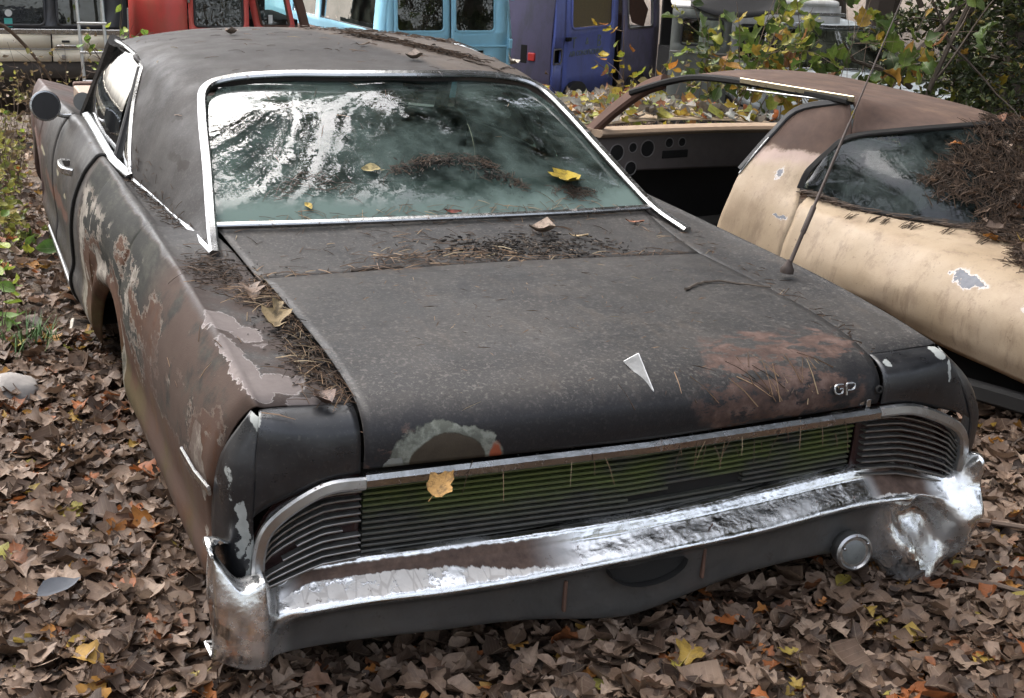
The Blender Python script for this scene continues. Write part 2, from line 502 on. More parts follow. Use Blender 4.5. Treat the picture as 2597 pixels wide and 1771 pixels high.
def mat_bumper():
    """chrome bumper: v runs from the top lip (0) to the bottom edge (1)"""
    n = N('rusted_bumper_chrome')
    P = n.P()
    u, v, _ = n.sep(n.UV())
    x, y, z = n.sep(P)
    film = n.noise(P, 14, 5, 0.65)
    col = n.mix(film, (0.52, 0.52, 0.51), (0.78, 0.78, 0.77))
    dirt = n.mr(n.noise(P, 7, 6, 0.7), 0.40, 0.62)
    met = n.mixf(dirt, 1.0, 0.85)
    rough = n.mixf(dirt, 0.10, 0.32)
    # drips at the lower border of the rust
    drip = n.math('MULTIPLY', n.math('SUBTRACT', n.noise(n.scale(P, (1, 0.15, 0.05)), 60, 3, 0.6), 0.5), 0.05)
    wob = n.math('MULTIPLY', n.math('SUBTRACT', n.noise(P, 7, 4), 0.5), 0.05)
    vv = n.math('ADD', n.math('ADD', v, drip), wob)
    def band(a, b, e=0.008):
        return n.math('MULTIPLY', n.mr(vv, a - e, a + e), n.mr(vv, b - e, b + e, 1, 0))
    leftpart = n.math('MULTIPLY', n.mr(x, -0.86, -0.78), n.mr(x, -0.28, -0.10, 1, 0))
    rightpart = n.math('MULTIPLY', n.mr(x, 0.66, 0.72), n.mr(x, 0.86, 0.92, 1, 0))
    midpart = n.math('MULTIPLY', n.math('MULTIPLY', n.mr(x, -0.15, 0.1), n.mr(x, 0.66, 0.74, 1, 0)), n.mr(n.noise(P, 8, 5, 0.7), 0.46, 0.56))
    reg = n.math('MAXIMUM', leftpart, rightpart)
    wa = n.mixf(n.mr(x, -.60, -.18), .330, .415)
    wb = n.math('MULTIPLY', n.mr(n.math('SUBTRACT', vv, wa), -.006, .006), n.mr(vv, .417, .433, 1, 0))
    white = n.math('MULTIPLY', n.math('MULTIPLY', reg, wb), n.mr(n.noise(P, 13, 6, .72), .40, .46))
    crack = n.mr(n.voro(n.scale(P, (1, 0.3, 0.3)), 34, feat='DISTANCE_TO_EDGE'), 0.02, 0.06, 1, 0)
    rustc = n.ramp(n.noise(P, 40, 6, 0.7), [(0.3, (0.045, 0.026, 0.018)), (0.55, (0.085, 0.052, 0.038)), (0.75, (0.13, 0.085, 0.06))])
    rustm = n.math('MULTIPLY', reg, n.math('MULTIPLY', n.mr(vv, .165, .185), n.mr(n.math('SUBTRACT', vv, wa), -.004, .008, 1, 0)))
    col = n.mix(rustm, col, rustc)
    met = n.mixf(rustm, met, 0.0); rough = n.mixf(rustm, rough, 0.8)
    col = n.mix(white, col, n.mix(n.math('MULTIPLY', crack, 0.28), n.mix(n.noise(P, 60, 3), (0.50, 0.46, 0.42), (0.66, 0.62, 0.57)), (0.10, 0.06, 0.04)))
    met = n.mixf(white, met, 0.0); rough = n.mixf(white, rough, 0.6)
    # speckled rust everywhere else
    spk = n.math('MULTIPLY', n.mr(n.noise(P, 26, 7, 0.75), 0.60, 0.68), n.mr(v, 0.16, 0.22))
    col = n.mix(spk, col, rustc)
    met = n.mixf(spk, met, 0.0); rough = n.mixf(spk, rough, 0.8)
    # greyed lower face: dark reflection of the leafy ground painted into the colour
    low = n.math('MULTIPLY', n.mr(vv, 0.51, 0.58), n.math('MULTIPLY', n.mr(x, -.88, -.80), n.mr(x, .70, .82, 1, 0)))
    col = n.mix(n.math('MULTIPLY', low, 0.9), col, n.mix(n.noise(P, 9, 6, .7), (0.022, 0.020, 0.018), (0.065, 0.060, 0.054)))
    rough = n.mixf(low, rough, 0.30)
    met = n.mixf(n.math('MULTIPLY', low, 0.45), met, 0.0)
    flake = n.noise(P, 60, 5, 0.7)
    nrm = n.bump(n.math('ADD', n.math('MULTIPLY', flake, n.math('MULTIPLY', n.mixf(low, 0.5, 0.12), n.mr(x, .70, .78, 1, .2))), n.math('MULTIPLY', n.math('MAXIMUM', rustm, white), -0.7)), 0.5, 0.003)
    dent = n.math('MULTIPLY', n.mr(x, .72, .84), n.voro(n.scale(P, (1, 1, .7)), 9, feat='SMOOTH_F1'))
    nrm = n.bump(dent, 0.12, 0.03, nrm)
    nrm = n.bump(n.noise(P, 12, 3), 0.3, 0.02, nrm)
    return n.done(n.bsdf(col, rough, met, nrm))

def mat_glass(name, tint, dust=(0.12, 0.115, 0.10), dustamt=0.25, wav=0.15, dscale=5, zlow=None, refl=1.4, ripple=0):
    n = N(name)
    P = n.P()
    nrm = n.bump(n.noise(P, 4.5, 3, 0.55), wav, 0.03)
    if ripple: nrm = n.bump(n.noise(P, 16, 3, 0.6), ripple, 0.008, nrm)
    tr = n.n('BsdfTransparent'); n.put(tr.inputs[0], tint)
    gl = n.n('BsdfGlossy'); n.put(gl.inputs[0], (1, 1, 1)); gl.inputs['Roughness'].default_value = 0.015
    n.put(gl.inputs['Normal'], nrm)
    fr = n.n('Fresnel'); fr.inputs[0].default_value = 1.55
    n.put(fr.inputs['Normal'], nrm)
    # two faces of the pane reflect
    a = n.n('MixShader'); n.put(a.inputs[0], n.math('MULTIPLY', fr.outputs[0], refl, True))
    n.t.links.new(tr.outputs[0], a.inputs[1]); n.t.links.new(gl.outputs[0], a.inputs[2])
    d = n.n('BsdfDiffuse'); n.put(d.inputs[0], dust)
    f = n.math('MULTIPLY', n.mr(n.noise(P, dscale, 7, 0.7), 0.35, 0.75), dustamt)
    if zlow is not None:
        z = n.sep(P)[2]
        f = n.math('MAXIMUM', f, n.math('MULTIPLY', n.mr(n.math('ADD', z, n.math('MULTIPLY', n.noise(P, 9, 5, 0.7), 0.10)), zlow, zlow + 0.09, 1, 0), dustamt * 1.8))
    b = n.n('MixShader'); n.put(b.inputs[0], f)
    n.t.links.new(a.outputs[0], b.inputs[1]); n.t.links.new(d.outputs[0], b.inputs[2])
    return n.done(b.outputs[0])

def mat_slat():
    n = N('grimy_slat_metal')
    P = n.P()
    x, y, z = n.sep(P)
    green = n.math('MULTIPLY', n.mr(n.noise(n.scale(P, (1, 1, 2)), 5, 5, 0.6), 0.34, 0.58), n.mr(z, 0.58, 0.68))
    c = n.mix(n.noise(P, 30, 5), (0.045, 0.045, 0.041), (0.115, 0.112, 0.098))
    c = n.mix(green, c, (0.105, 0.130, 0.042))
    return n.done(n.bsdf(c, n.mixf(n.noise(P, 20, 4), 0.28, 0.55), 0.35, n.bump(n.noise(P, 90, 4), 0.3, 0.002)))

def mat_tan():
    n = N('faded_tan_paint')
    P = n.P()
    x, y, z = n.sep(P)
    c = n.mix(n.mr(n.noise(P, 2.2, 6, 0.6), 0.35, 0.68), (0.305, 0.230, 0.150), (0.370, 0.288, 0.200))
    c = n.mix(n.math('MULTIPLY', n.mr(n.noise(P, 5, 7, 0.72), 0.46, 0.70), 0.45), c, (0.215, 0.150, 0.098))
    c = n.mix(n.math('MULTIPLY', n.mr(n.noise(P, 220, 2), 0.55, 0.8), 0.35), c, (0.16, 0.11, 0.07))
    c = n.mix(n.math('MULTIPLY', n.mr(n.noise(n.scale(P, (1, 1, .25)), 15, 6, .7), .50, .68), .6), c, (0.17, 0.12, 0.08))
    c = n.mix(n.math('MULTIPLY', n.mr(n.noise(P, 60, 5, .7), .62, .70), .6), c, (0.12, 0.075, 0.05))
    # bare, rusted roof
    e = n.math('ADD', z, n.math('MULTIPLY', n.math('SUBTRACT', n.noise(P, 6, 6, 0.65), 0.5), 0.14))
    m = n.mr(e, 1.05, 1.075)
    pinkm = n.math('MULTIPLY', n.mr(e, 0.98, 1.04), n.mr(e, 1.05, 1.08, 1, 0))
    c = n.mix(n.math('MULTIPLY', pinkm, 0.7), c, (0.40, 0.29, 0.255))
    rust = n.ramp(n.noise(P, 7, 6, 0.65), [(0.3, (0.060, 0.038, 0.030)), (0.55, (0.098, 0.061, 0.045)), (0.75, (0.145, 0.092, 0.062))])
    c = n.mix(m, c, rust)
    # grey chips through to the primer
    ch = n.blobs([((-0.93, 0.50, 0.80), (0.09, 0.075, 0.022)), ((-0.93, 0.56, 0.815), (0.09, 0.04, 0.02)), ((-0.93, 0.22, 0.785), (0.09, 0.055, 0.025)), ((-0.92, 1.475, 0.825), (0.08, 0.035, 0.009)), ((-0.88, 1.60, 0.98), (0.08, 0.028, 0.026))], 0.035, 24)
    cm = n.mr(ch, 0.95, 1.03, 1, 0)
    rim = n.math('MULTIPLY', n.mr(ch, 0.98, 1.02), n.mr(ch, 1.02, 1.25, 1, 0))
    c = n.mix(n.math('MULTIPLY', rim, 0.7), c, (0.52, 0.50, 0.50))
    c = n.mix(cm, c, n.mix(n.noise(P, 50, 3), (0.085, 0.09, 0.105), (0.17, 0.175, 0.19)))
    rough = n.mixf(m, n.mr(n.noise(P, 9, 4), 0.3, 0.7, 0.48, 0.64), 0.8)
    nrm = n.bump(n.math('SUBTRACT', n.math('MULTIPLY', n.noise(P, 160, 4), 0.4), cm), 0.4, 0.002)
    nrm = n.bump(n.noise(P, 3.0, 2), 0.55, 0.05, nrm)
    return n.done(n.bsdf(c, rough, 0, nrm, 0.30))

def mat_van(name, col, grime, amount=0.5, rough=0.4):
    n = N(name)
    P = n.P()
    c = n.mix(n.noise(P, 3, 5), tuple(k * 0.82 for k in col), tuple(min(1, k * 1.15) for k in col))
    g = n.math('MULTIPLY', n.mr(n.noise(n.scale(P, (1, 1, 0.45)), 4.5, 6, 0.7), 0.42, 0.68), amount)
    c = n.mix(g, c, grime)
    return n.done(n.bsdf(c, n.mixf(g, rough, 0.75), 0, n.bump(n.noise(P, 40, 4), 0.2, 0.003), 0.5))

def leaf_colors(f, n, palette):
    return n.ramp(f, palette, const=False)

LITTER = [(0.0, (0.032, 0.019, 0.012)), (0.2, (0.067, 0.039, 0.025)), (0.4, (0.119, 0.074, 0.048)), (0.58, (0.166, 0.107, 0.071)), (0.75, (0.223, 0.151, 0.105)), (0.87, (0.304, 0.221, 0.162)), (0.925, (0.152, 0.055, 0.021)), (0.96, (0.314, 0.093, 0.022)), (0.985, (0.380, 0.196, 0.039)), (1.0, (0.237, 0.221, 0.039))]

def mat_leaf(name, palette, src='attr', rough=0.62, trans=0.25, veins=True):
    n = N(name)
    if src == 'attr':
        f = n.attr('rnd')
    else:
        oi = n.n('ObjectInfo'); f = oi.outputs['Random']
    c = n.ramp(f, palette)
    P = n.P()
    if veins:
        rib, ly = n.attr('rib'), n.attr('along')
        v1 = n.mr(rib, .006, .022, 1, 0)
        v2 = n.mr(n.math('ABSOLUTE', n.math('SINE', n.math('MULTIPLY', n.math('SUBTRACT', ly, n.math('MULTIPLY', rib, .9)), 26))), .0, .28, 1, 0)
        vm = n.math('MAXIMUM', v1, n.math('MULTIPLY', v2, .5))
        c = n.mix(n.math('MULTIPLY', vm, .42), c, n.mix(.5, c, (.50, .40, .28)))
        c = n.mix(n.math('MULTIPLY', n.mr(rib, .06, .34), .30), c, n.mix(.6, c, (.02, .013, .009)))
        edge_ = n.math('MULTIPLY', n.mr(n.noise(n.vmath('ADD', P, n.scale(n.attr('rnd', out='Vector'), (7, 7, 7))) if src == 'attr' else P, 45 if src == 'attr' else 5, 4, .65), .48, .62), .55)
        c = n.mix(edge_, c, n.mix(.55, c, (.030, .018, .012)))
    c = n.mix(n.math('MULTIPLY', n.mr(n.noise(P, 70, 4, 0.7), 0.45, 0.75), 0.35), c, n.mix(0.5, c, (0.03, 0.022, 0.016)))
    b = n.bsdf(c, rough, 0, n.bump(n.noise(P, 190, 3), 0.35, 0.002), 0.35)
    t = n.n('BsdfTranslucent'); n.put(t.inputs[0], c)
    m = n.n('MixShader'); m.inputs[0].default_value = trans
    n.t.links.new(b, m.inputs[1]); n.t.links.new(t.outputs[0], m.inputs[2])
    return n.done(m.outputs[0])

def mat_soil():
    n = N('dark_leaf_mould')
    P = n.P()
    c = n.ramp(n.noise(P, 12, 8, 0.7), [(0.3, (0.026, 0.019, 0.014)), (0.5, (0.070, 0.052, 0.038)), (0.7, (0.14, 0.108, 0.08))])
    c = n.mix(n.mr(n.voro(P, 24), 0.1, 0.5, 0.6, 0), c, (0.14, 0.11, 0.085))
    return n.done(n.bsdf(c, 0.9, 0, n.bump(n.noise(P, 40, 6, 0.7), 0.8, 0.02), 0.2))

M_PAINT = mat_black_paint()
M_ROOF = mat_roof_paint()
M_CAP = mat_cap_paint()
M_CHROME = mat_chrome('pitted_chrome', 0.06, 0.16)
M_TRIM = mat_chrome('dulled_trim_metal', 0.20, 0.26)
M_BUMPER = mat_bumper()
M_SLAT = mat_slat()
M_RIB = simple('tarnished_rib_metal', (0.25, 0.245, 0.23), 0.35, 0.8, 0.5, 40)
M_DARK = simple('grimy_dark_metal', (0.020, 0.017, 0.015), 0.7, 0, 0.4, 14)
M_VOID = simple('black_undercoat_and_gap_shade', (0.010, 0.009, 0.008), 0.85, 0, 0.3, 10)  # also colours the strips that stand for door gap shade
M_RUBBER = simple('perished_rubber', (0.022, 0.021, 0.021), 0.6, 0, 0.3, 30)
M_VINYL = simple('green_black_vinyl', (0.050, 0.060, 0.055), 0.5, 0, 0.3, 12)
M_LENS = simple('dull_lamp_lens', (0.030, 0.014, 0.013), 0.25, 0, 0.4, 25)
M_LAMP = simple('cloudy_lamp_glass', (0.115, 0.12, 0.115), 0.3, 0, 0.4, 35)
M_BACKGLASS = mat_glass('green_rear_glass', (0.40, 0.56, 0.50), (0.105, 0.140, 0.126), 0.6, 0.035, 4, 1.06, 1.1, 0.05)
M_SIDEGLASS = mat_glass('pale_side_glass', (0.52, 0.62, 0.58), (0.2, 0.21, 0.2), 0.10, 0.08, 5)
M_TANGLASS = mat_glass('tan_car_glass', (0.34, 0.46, 0.43), (0.075, 0.092, 0.085), 0.75, 0.06, 6, None, .8, .10)
M_VANGLASS = mat_glass('van_glass', (0.26, 0.30, 0.26), (0.11, 0.12, 0.095), 0.35, 0.05, 3)
M_TAN = mat_tan()
M_RUST = simple('rust_brown_steel', (0.095, 0.050, 0.034), 0.85, 0, 0.45, 16)
M_SOIL = mat_soil()
M_LITTER = mat_leaf('dead_leaf', LITTER, 'attr')
M_LITTER_OB = mat_leaf('dead_leaf_single', LITTER, 'obj')
# ------------------------------------------------------------------ the black coupe
CX, CZ = [0.085, 0.2, 0.43, 0.7, 1.0, 1.4, 1.8, 2.1, 2.5, 3.27, 3.9, 5.35], [(.878, .910), (.877, .930), (.876, .948), (.875, .962), (.872, .968), (.870, .975), (.868, .980), (.873, .987), (.882, .996), (.868, .995), (.868, .965), (.845, .885)]
def crest(y):
    return np.interp(y, CX, [c[0] for c in CZ]), np.interp(y, CX, [c[1] for c in CZ])
def deck_z(y):
    return np.interp(y, [0.1, 0.18, 0.3, 0.6, 0.97, 1.18, 1.37, 1.45, 1.56, 2.2], [0.900, 0.914, 0.930, 0.944, 0.950, 0.962, 0.985, 0.984, 0.962, 0.962])

def panel(name, rows, mat, parent, out, **kw):
    g = grid_pts(rows, 1, 1)
    n = np.zeros(3)
    for i in range(g.shape[0] - 1):
        for j in range(g.shape[1] - 1):
            n += np.cross(g[i, j + 1] - g[i, j], g[i + 1, j + 1] - g[i, j]) + np.cross(g[i + 1, j + 1] - g[i, j], g[i + 1, j] - g[i, j])
    return patch(name, rows, mat, parent, flip=float(n @ np.array(out, float)) < 0, **kw)

def pod(pts, s):
    q = np.array(pts, float)
    if s > 0:      # the right corner was knocked out of line
        t = np.clip((q[..., 0] - .67) / .22, 0, 1.4)
        q[..., 0] += t * np.interp(q[..., 2], [.50, .62, .70, .80, .90], [.085, .095, .085, .045, 0])
        q[..., 2] += np.interp(q[..., 2], [.50, .58, .76, .84, .90], [.03, .035, .028, .012, 0])
    q[..., 0] *= s
    return q
def S(pts, s):
    q = np.array(pts, float)
    q[..., 0] *= s
    return q

coupe = thing('derelict_coupe', (0, 0, -GZ), 0, 'long black two-door coupe with peeling paint and ribbed tail, filling the middle', 'car')

# dark substructure under the skin: trunk tub, sills, floor
mb = MB()
mb.box((0, 0.72, 0.70), (1.28, 1.05, 0.40))
mb.box((0, 2.6, 0.36), (1.66, 4.2, 0.08))
for s in (-1, 1):
    mb.box((s * 0.80, 0.75, 0.68), (0.22, 1.1, 0.36))
    mb.box((s * 0.74, 1.85, 0.60), (0.10, 1.3, 0.50))
    mb.box((s * 0.86, 3.2, 0.40), (0.10, 1.2, 0.10))
mb.box((0, 1.42, 0.72), (1.5, 0.04, 0.46))
mb.box((0, 4.05, 0.68), (1.56, 0.05, 0.55))
mb.build('inner_body', M_VOID, coupe, smooth=False)
mb = MB()
for s in (-1, 1):
    mb.lathe((s * 0.62, 1.87, 0.44), (s, 0, 0), [(0.05, 0), (0.15, 0.01), (0.165, 0.03), (0.165, 0.12), (0.13, 0.14), (0.05, 0.145), (0.03, 0.19)], 20)
mb.tube([(-0.6, 1.87, 0.44), (0.6, 1.87, 0.44)], 0.05, 8)
mb.build('rear_axle', M_RUST, coupe)
for s in (-1, 1):
    mb = MB()
    mb.lathe((s * 0.60, 4.58, 0.40), (s, 0, 0), [(0.10, 0), (0.29, 0.01), (0.325, 0.04), (0.325, 0.16), (0.28, 0.20), (0.18, 0.19), (0.17, 0.15), (0.06, 0.15)], 24)
    mb.build('flat_tyre', M_RUBBER, coupe)

ARCHES = [(1.90, 0.33, 0.285), (4.58, 0.40, 0.29)]
def low_z(y):
    z = np.interp(y, [0.2, 0.5, 1.2, 2.4, 3.0, 4.0, 5.3], [0.425, 0.405, 0.40, 0.365, 0.35, 0.37, 0.42])
    for c, w, h in ARCHES:
        d = abs(y - c) / w
        if d < 1:
            z += h * (1 - d ** 2.4) ** 0.5
    return z

def side_col(y, sh0=0.0, sh1=0.0):
    """points down the body side at station y: crest to lower edge; sh shears it lengthways"""
    xc, zc = crest(y)
    zl = low_z(y)
    H = [0, 0.035, 0.12, 0.28, 0.45, 0.60, 0.72, 0.82, 0.92, 1.0]
    X = [0, 0.020, 0.052, 0.082, 0.090, 0.084, 0.078, 0.088, 0.078, 0.052]
    tap = np.interp(y, [0, 0.3, 4.4, 5.4], [0.7, 1.0, 1.0, 0.55])
    return [(xc + X[k] * tap, y + (sh0 * (1 - H[k]) + sh1 * H[k]), zc + (zl - zc) * H[k]) for k in range(10)]

def stations(a, b, extra=()):
    ys = list(np.arange(a, b - 0.04, 0.16)) + [b]
    for c, w, h in ARCHES:
        ys = [y for y in ys if not (abs(y - c) < w + 0.03 and y not in (a, b))]
        ys += [y for y in c + w * np.array([-1.06, -1.0, -0.985, -0.93, -0.8, -0.6, -0.35, 0, 0.35, 0.6, 0.8, 0.93, 0.985, 1.0, 1.06]) if a < y < b]
    return sorted(ys)

for s in (-1, 1):
    # --- rear quarter: shoulder and side in one skin
    ys = stations(0.145, 2.53)
    cols = []
    for y in ys:
        f0 = max(0, 1 - (y - 0.145) / 0.5)
        f1 = np.clip((y - 2.0) / 0.53, 0, 1) ** 2
        side = side_col(y, 0, 0.36 * f1)
        side = [(a_, b_ + f0 * np.interp(k_, [0, 2, 5, 6, 7, 9], [0, .03, .085, .06, -.01, -.03]), c_) for k_, (a_, b_, c_) in enumerate(side)]
        xc, zc = crest(y)
        xi = np.interp(y, [0.14, 1.0, 1.36, 1.5, 1.9, 2.26, 2.53], [0.668, 0.674, 0.697, 0.735, 0.772, 0.80, 0.812])
        zi = deck_z(y)
        sag = 0.012 * np.clip((y - 0.2) / 0.3, 0, 1)
        top = [(xi, y, zi - (0.02 if y < .97 else .006)), (xi + 0.012, y, zi), (xi + 0.35 * (xc - xi), y, zi + 0.22 * (zc - zi) - sag * 0.4), (xi + 0.72 * (xc - xi), y, zi + 0.66 * (zc - zi) - sag * 0.5), (xc - 0.018, y, zc - 0.004)]
        cols.append(S(top + side, s))
    rows = np.array(cols).transpose(1, 0, 2)
    panel('quarter_panel', rows, M_PAINT, coupe, (s, 0, 0.4), su=2, sv=3, drop=True, sharp=50)
    # --- rear end cap rolling down to the lamp, and its outer cheek
    cap = [[(.672, .140, .908), (.74, .142, .909), (.80, .142, .912), (.845, .140, .914), (.873, .138, .913)],
           [(.672, .105, .896), (.74, .105, .897), (.80, .106, .901), (.848, .108, .905), (.879, .112, .906)],
           [(.672, .078, .868), (.74, .078, .868), (.80, .080, .872), (.853, .086, .875), (.886, .094, .874)],
           [(.672, .068, .820), (.74, .068, .818), (.80, .072, .815), (.858, .080, .806), (.893, .090, .795)],
           [(.672, .070, .775), (.74, .072, .768), (.80, .076, .745), (.868, .084, .715), (.898, .094, .690)]]
    panel('end_cap', pod(cap, s), M_CAP, coupe, (0, -1, 0.6), su=5, sv=5, drop=True)
    cheek = [[(.879, .112, .906), (.884, .126, .908), (.889, .143, .912)],
             [(.893, .090, .795), (.932, .125, .800), (.944, .175, .812)],
             [(.898, .092, .690), (.940, .130, .695), (.958, .205, .705)],
             [(.895, .094, .600), (.938, .135, .605), (.958, .222, .610)],
             [(.893, .096, .530), (.932, .140, .530), (.950, .232, .530)]]
    panel('end_cap_cheek', pod(cheek, s), M_CAP, coupe, (s, -0.5, 0), su=5, sv=5, drop=True)

    # --- lamp pod: dark recess, thin ribs, bright frame
    ztop = lambda x: np.interp(x, [.66, .735, .79, .85, .885], [.750, .748, .725, .685, .62])
    zbot = lambda x: np.interp(x, [.66, .75, .82, .885], [.550, .540, .515, .495])
    xs = np.array([.655, .70, .75, .80, .85, .888])
    lens = [[(x, .135 + .02 * (x - .65), ztop(x)) for x in xs], [(x, .130 + .02 * (x - .65), (ztop(x) + zbot(x)) / 2) for x in xs], [(x, .14 + .02 * (x - .65), zbot(x)) for x in xs]]
    lamp = panel('tail_lamp', pod(lens, s), M_LENS, coupe, (0, -1, 0), su=3, sv=3, solid=0.01)
    for k in range(11):
        f = (k + 0.7) / 11.5
        if s < 0 and k in (6,):
            x0, x1 = .70, .80
        elif s < 0 and k == 7:
            x0, x1 = .66, .83
        else:
            x0, x1 = .66, .884
        xx = np.linspace(x0, x1, 9)
        p = pod([(x, .108 + .02 * (x - .65), ztop(x) * (1 - f) + zbot(x) * f + (0.004 * math.sin(9 * x) if s < 0 else 0)) for x in xx], s)
        MB().sweep(p, sect(.022, .0045)).build('lamp_rib', M_RIB, lamp, sharp=30)
    fr = crm(pod([(.662, .068, .752), (.735, .068, .752), (.79, .072, .730), (.845, .080, .690), (.874, .086, .652), (.886, .090, .600), (.889, .092, .545)], s), 24)
    MB().sweep(fr, sect(.028, .022), up=(0, -1, 0.2)).build('lamp_frame', M_TRIM, lamp, sharp=30)

    # --- doors and front fenders
    ys = [2.54, 2.62, 2.75, 2.95, 3.2, 3.4, 3.54]
    cols = []
    for y in ys:
        f1 = np.clip((2.95 - y) / 0.41, 0, 1)
        f2 = np.clip((y - 3.2) / 0.34, 0, 1)
        side = side_col(y, 0, 0.36 * f1 - 0.04 * f2)
        xc, zc = crest(y)
        top = [(xc - 0.055, y, zc - 0.015), (xc - 0.03, y, zc - 0.004)]
        cols.append(S(top + side, s))
    door = panel('door', np.array(cols).transpose(1, 0, 2), M_PAINT, coupe, (s, 0, 0), su=4, sv=3, drop=True, sharp=50)
    if s < 0:
        h = MB().sweep(crm([(-.962, 2.70, .905), (-.992, 2.72, .912), (-.994, 2.80, .915), (-.985, 2.87, .91), (-.955, 2.89, .905)], 12), sect(.02, .028)).build('door_handle', M_CHROME, door, sharp=30)
    gap_path = [(a_ * 1.0 + .002, b_ + .008, c_) for a_, b_, c_ in [(crest(2.53)[0] - .03, 2.53, crest(2.53)[1] - .004)] + side_col(2.53, 0, .36)]
    MB().sweep(crm(S(gap_path, s), 30), sect(.018, .022), up=(0, 1, 0)).build('door_gap_shade', M_VOID, coupe, sharp=30)  # black strip laid along the door gap to stand for its shade
    ys = stations(3.56, 5.34)
    cols = []
    for y in ys:
        xc, zc = crest(y)
        side = side_col(y, 0, -0.05 * np.clip((3.9 - y) / 0.3, 0, 1))
        xi = np.interp(y, [3.5, 3.8, 4.1, 5.4], [0.83, 0.76, 0.70, 0.62])
        top = [(xi, y, zc - 0.10), (xi + .01, y, zc - 0.062), (xi + .5 * (xc - xi), y, zc - 0.028), (xc - .02, y, zc - .004)]
        cols.append(S(top + side, s))
    panel('front_fender', np.array(cols).transpose(1, 0, 2), M_PAINT, coupe, (s, 0, 0.3), su=2, sv=3, drop=True, sharp=50)
    MB().sweep(crm(S([(.935, 2.98, .352), (.938, 3.2, .350), (.935, 3.53, .36), (.93, 4.1, .37)], s), 10), sect(.02, .03)).build('rocker_molding', M_TRIM, coupe, sharp=30)
    # side spear near the tail
    MB().sweep(S([(.975, .47, .70), (.973, .32, .705), (.966, .20, .715)], s), sect(.008, .022, .3), up=(s * .1, 0, 1)).build('side_molding', M_CHROME, coupe, sharp=30)

    # --- roof pillar mouldings, belt, drip rail
    base = crm(S([(.752, 1.20, .968), (.762, 1.57, .966), (.785, 1.94, .968), (.812, 2.22, .968)], s), 16)
    MB().sweep(base, sect(.022, .020), up=(s * .6, 0, 1)).build('pillar_molding', M_CHROME, coupe, sharp=30)
    belt = crm(S([(.822, 2.24, .980), (.842, 2.38, .992), (.850, 2.52, 1.000), (.838, 3.0, 1.002), (.822, 3.46, .995)], s), 16)
    MB().sweep(belt, sect(.030, .016), up=(s * .3, 0, 1)).build('belt_molding', M_CHROME, coupe, sharp=30)
    rail = crm(S([(.820, 2.255, .985), (.806, 2.34, 1.06), (.772, 2.47, 1.175), (.725, 2.61, 1.265), (.705, 2.69, 1.293), (.700, 2.85, 1.310), (.707, 3.08, 1.318), (.715, 3.26, 1.318)], s), 30)
    MB().tube(rail, 0.0085, 6).build('drip_rail', M_CHROME, coupe)

    # --- side glass
    top = lambda y: np.interp(y, [2.26, 2.34, 2.47, 2.61, 2.69, 2.85, 3.26, 3.46], [.985, 1.06, 1.175, 1.265, 1.290, 1.305, 1.305, 1.10])
    xt = lambda y: np.interp(y, [2.26, 2.34, 2.47, 2.61, 2.69, 2.85, 3.26, 3.46], [.815, .80, .766, .72, .70, .695, .705, .775])
    bar_lo, bar_hi = V(.828, 2.50, .985), V(.708, 2.67, 1.285)
    q1 = [[(.820, 2.27, .985), (.826, 2.38, .988), tuple(bar_lo)], [(.800, 2.36, 1.07), (.80, 2.44, 1.085), tuple(bar_lo * .62 + bar_hi * .38)], [(.755, 2.51, 1.20), (.755, 2.54, 1.19), tuple(bar_lo * .3 + bar_hi * .7)], [(.717, 2.625, 1.27), (.713, 2.64, 1.275), tuple(bar_hi)]]
    panel('quarter_window', S(q1, s), M_SIDEGLASS, coupe, (s, 0, 0), su=3, sv=3, solid=0)
    dn = V(0, 0.03, 0)
    q2 = [[tuple(bar_lo + dn), (.83, 2.9, .985), (.82, 3.2, .985), (.806, 3.47, .985)], [tuple((bar_lo + bar_hi) / 2 + dn + V(.022, 0, 0)), (.790, 2.95, 1.15), (.790, 3.2, 1.15), (.780, 3.36, 1.15)], [tuple(bar_hi + dn), (.695, 2.9, 1.303), (.70, 3.1, 1.305), (.706, 3.26, 1.305)]]
    panel('door_window', S(q2, s), M_SIDEGLASS, coupe, (s, 0, 0), su=4, sv=4, solid=0)
    MB().sweep(S([tuple(bar_lo + dn * .3), tuple((bar_lo + bar_hi) / 2 + dn * .3), tuple(bar_hi + dn * .3)], s), sect(.022, .030), up=(s, 0, 0.5)).build('window_divider', M_RUBBER, coupe, sharp=30)
    MB().sweep(S([(.800, 3.62, .975), (.762, 3.46, 1.13), (.718, 3.29, 1.315)], s), sect(.060, .05), up=(s, 0.2, 0.5)).build('windshield_pillar', M_PAINT, coupe, sharp=30)

# --- trunk lid
xs = [-.664, -.56, -.40, -.20, 0, .20, .40, .56, .664]
c1 = lambda x: max(0, 1 - (abs(x) / .664) ** 1.3)
def lid_row(y0, z0, dy, dz):
    return [(x, y0 + dy * c1(x), z0 + dz * c1(x)) for x in xs]
lid_rows = [lid_row(.968, .957, 0, .010), lid_row(.70, .956, 0, .011), lid_row(.42, .949, 0, .012), lid_row(.26, .936, -.015, .018),
            lid_row(.165, .919, -.045, .022), lid_row(.115, .900, -.06, .020), lid_row(.082, .868, -.065, .018), lid_row(.070, .825, -.058, .015), lid_row(.074, .788, -.045, .008)]
lid_rows[-1] = [(x, y, z + (.020 if x > 0 else .010) * x) for x, y, z in lid_rows[-1]]
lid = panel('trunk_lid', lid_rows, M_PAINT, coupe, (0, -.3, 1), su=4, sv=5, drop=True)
# chrome strip under the lid
p = [(x, .048 + .03 * abs(x), (.764 + .022 * x if x > 0 else .764 + .010 * x) + .004 * (1 - abs(x) / .66)) for x in np.linspace(-.662, .664, 21)]
MB().sweep(p, sect(.030, .034, .3), up=(0, -.15, 1)).build('lid_molding', M_CHROME, coupe, sharp=30)
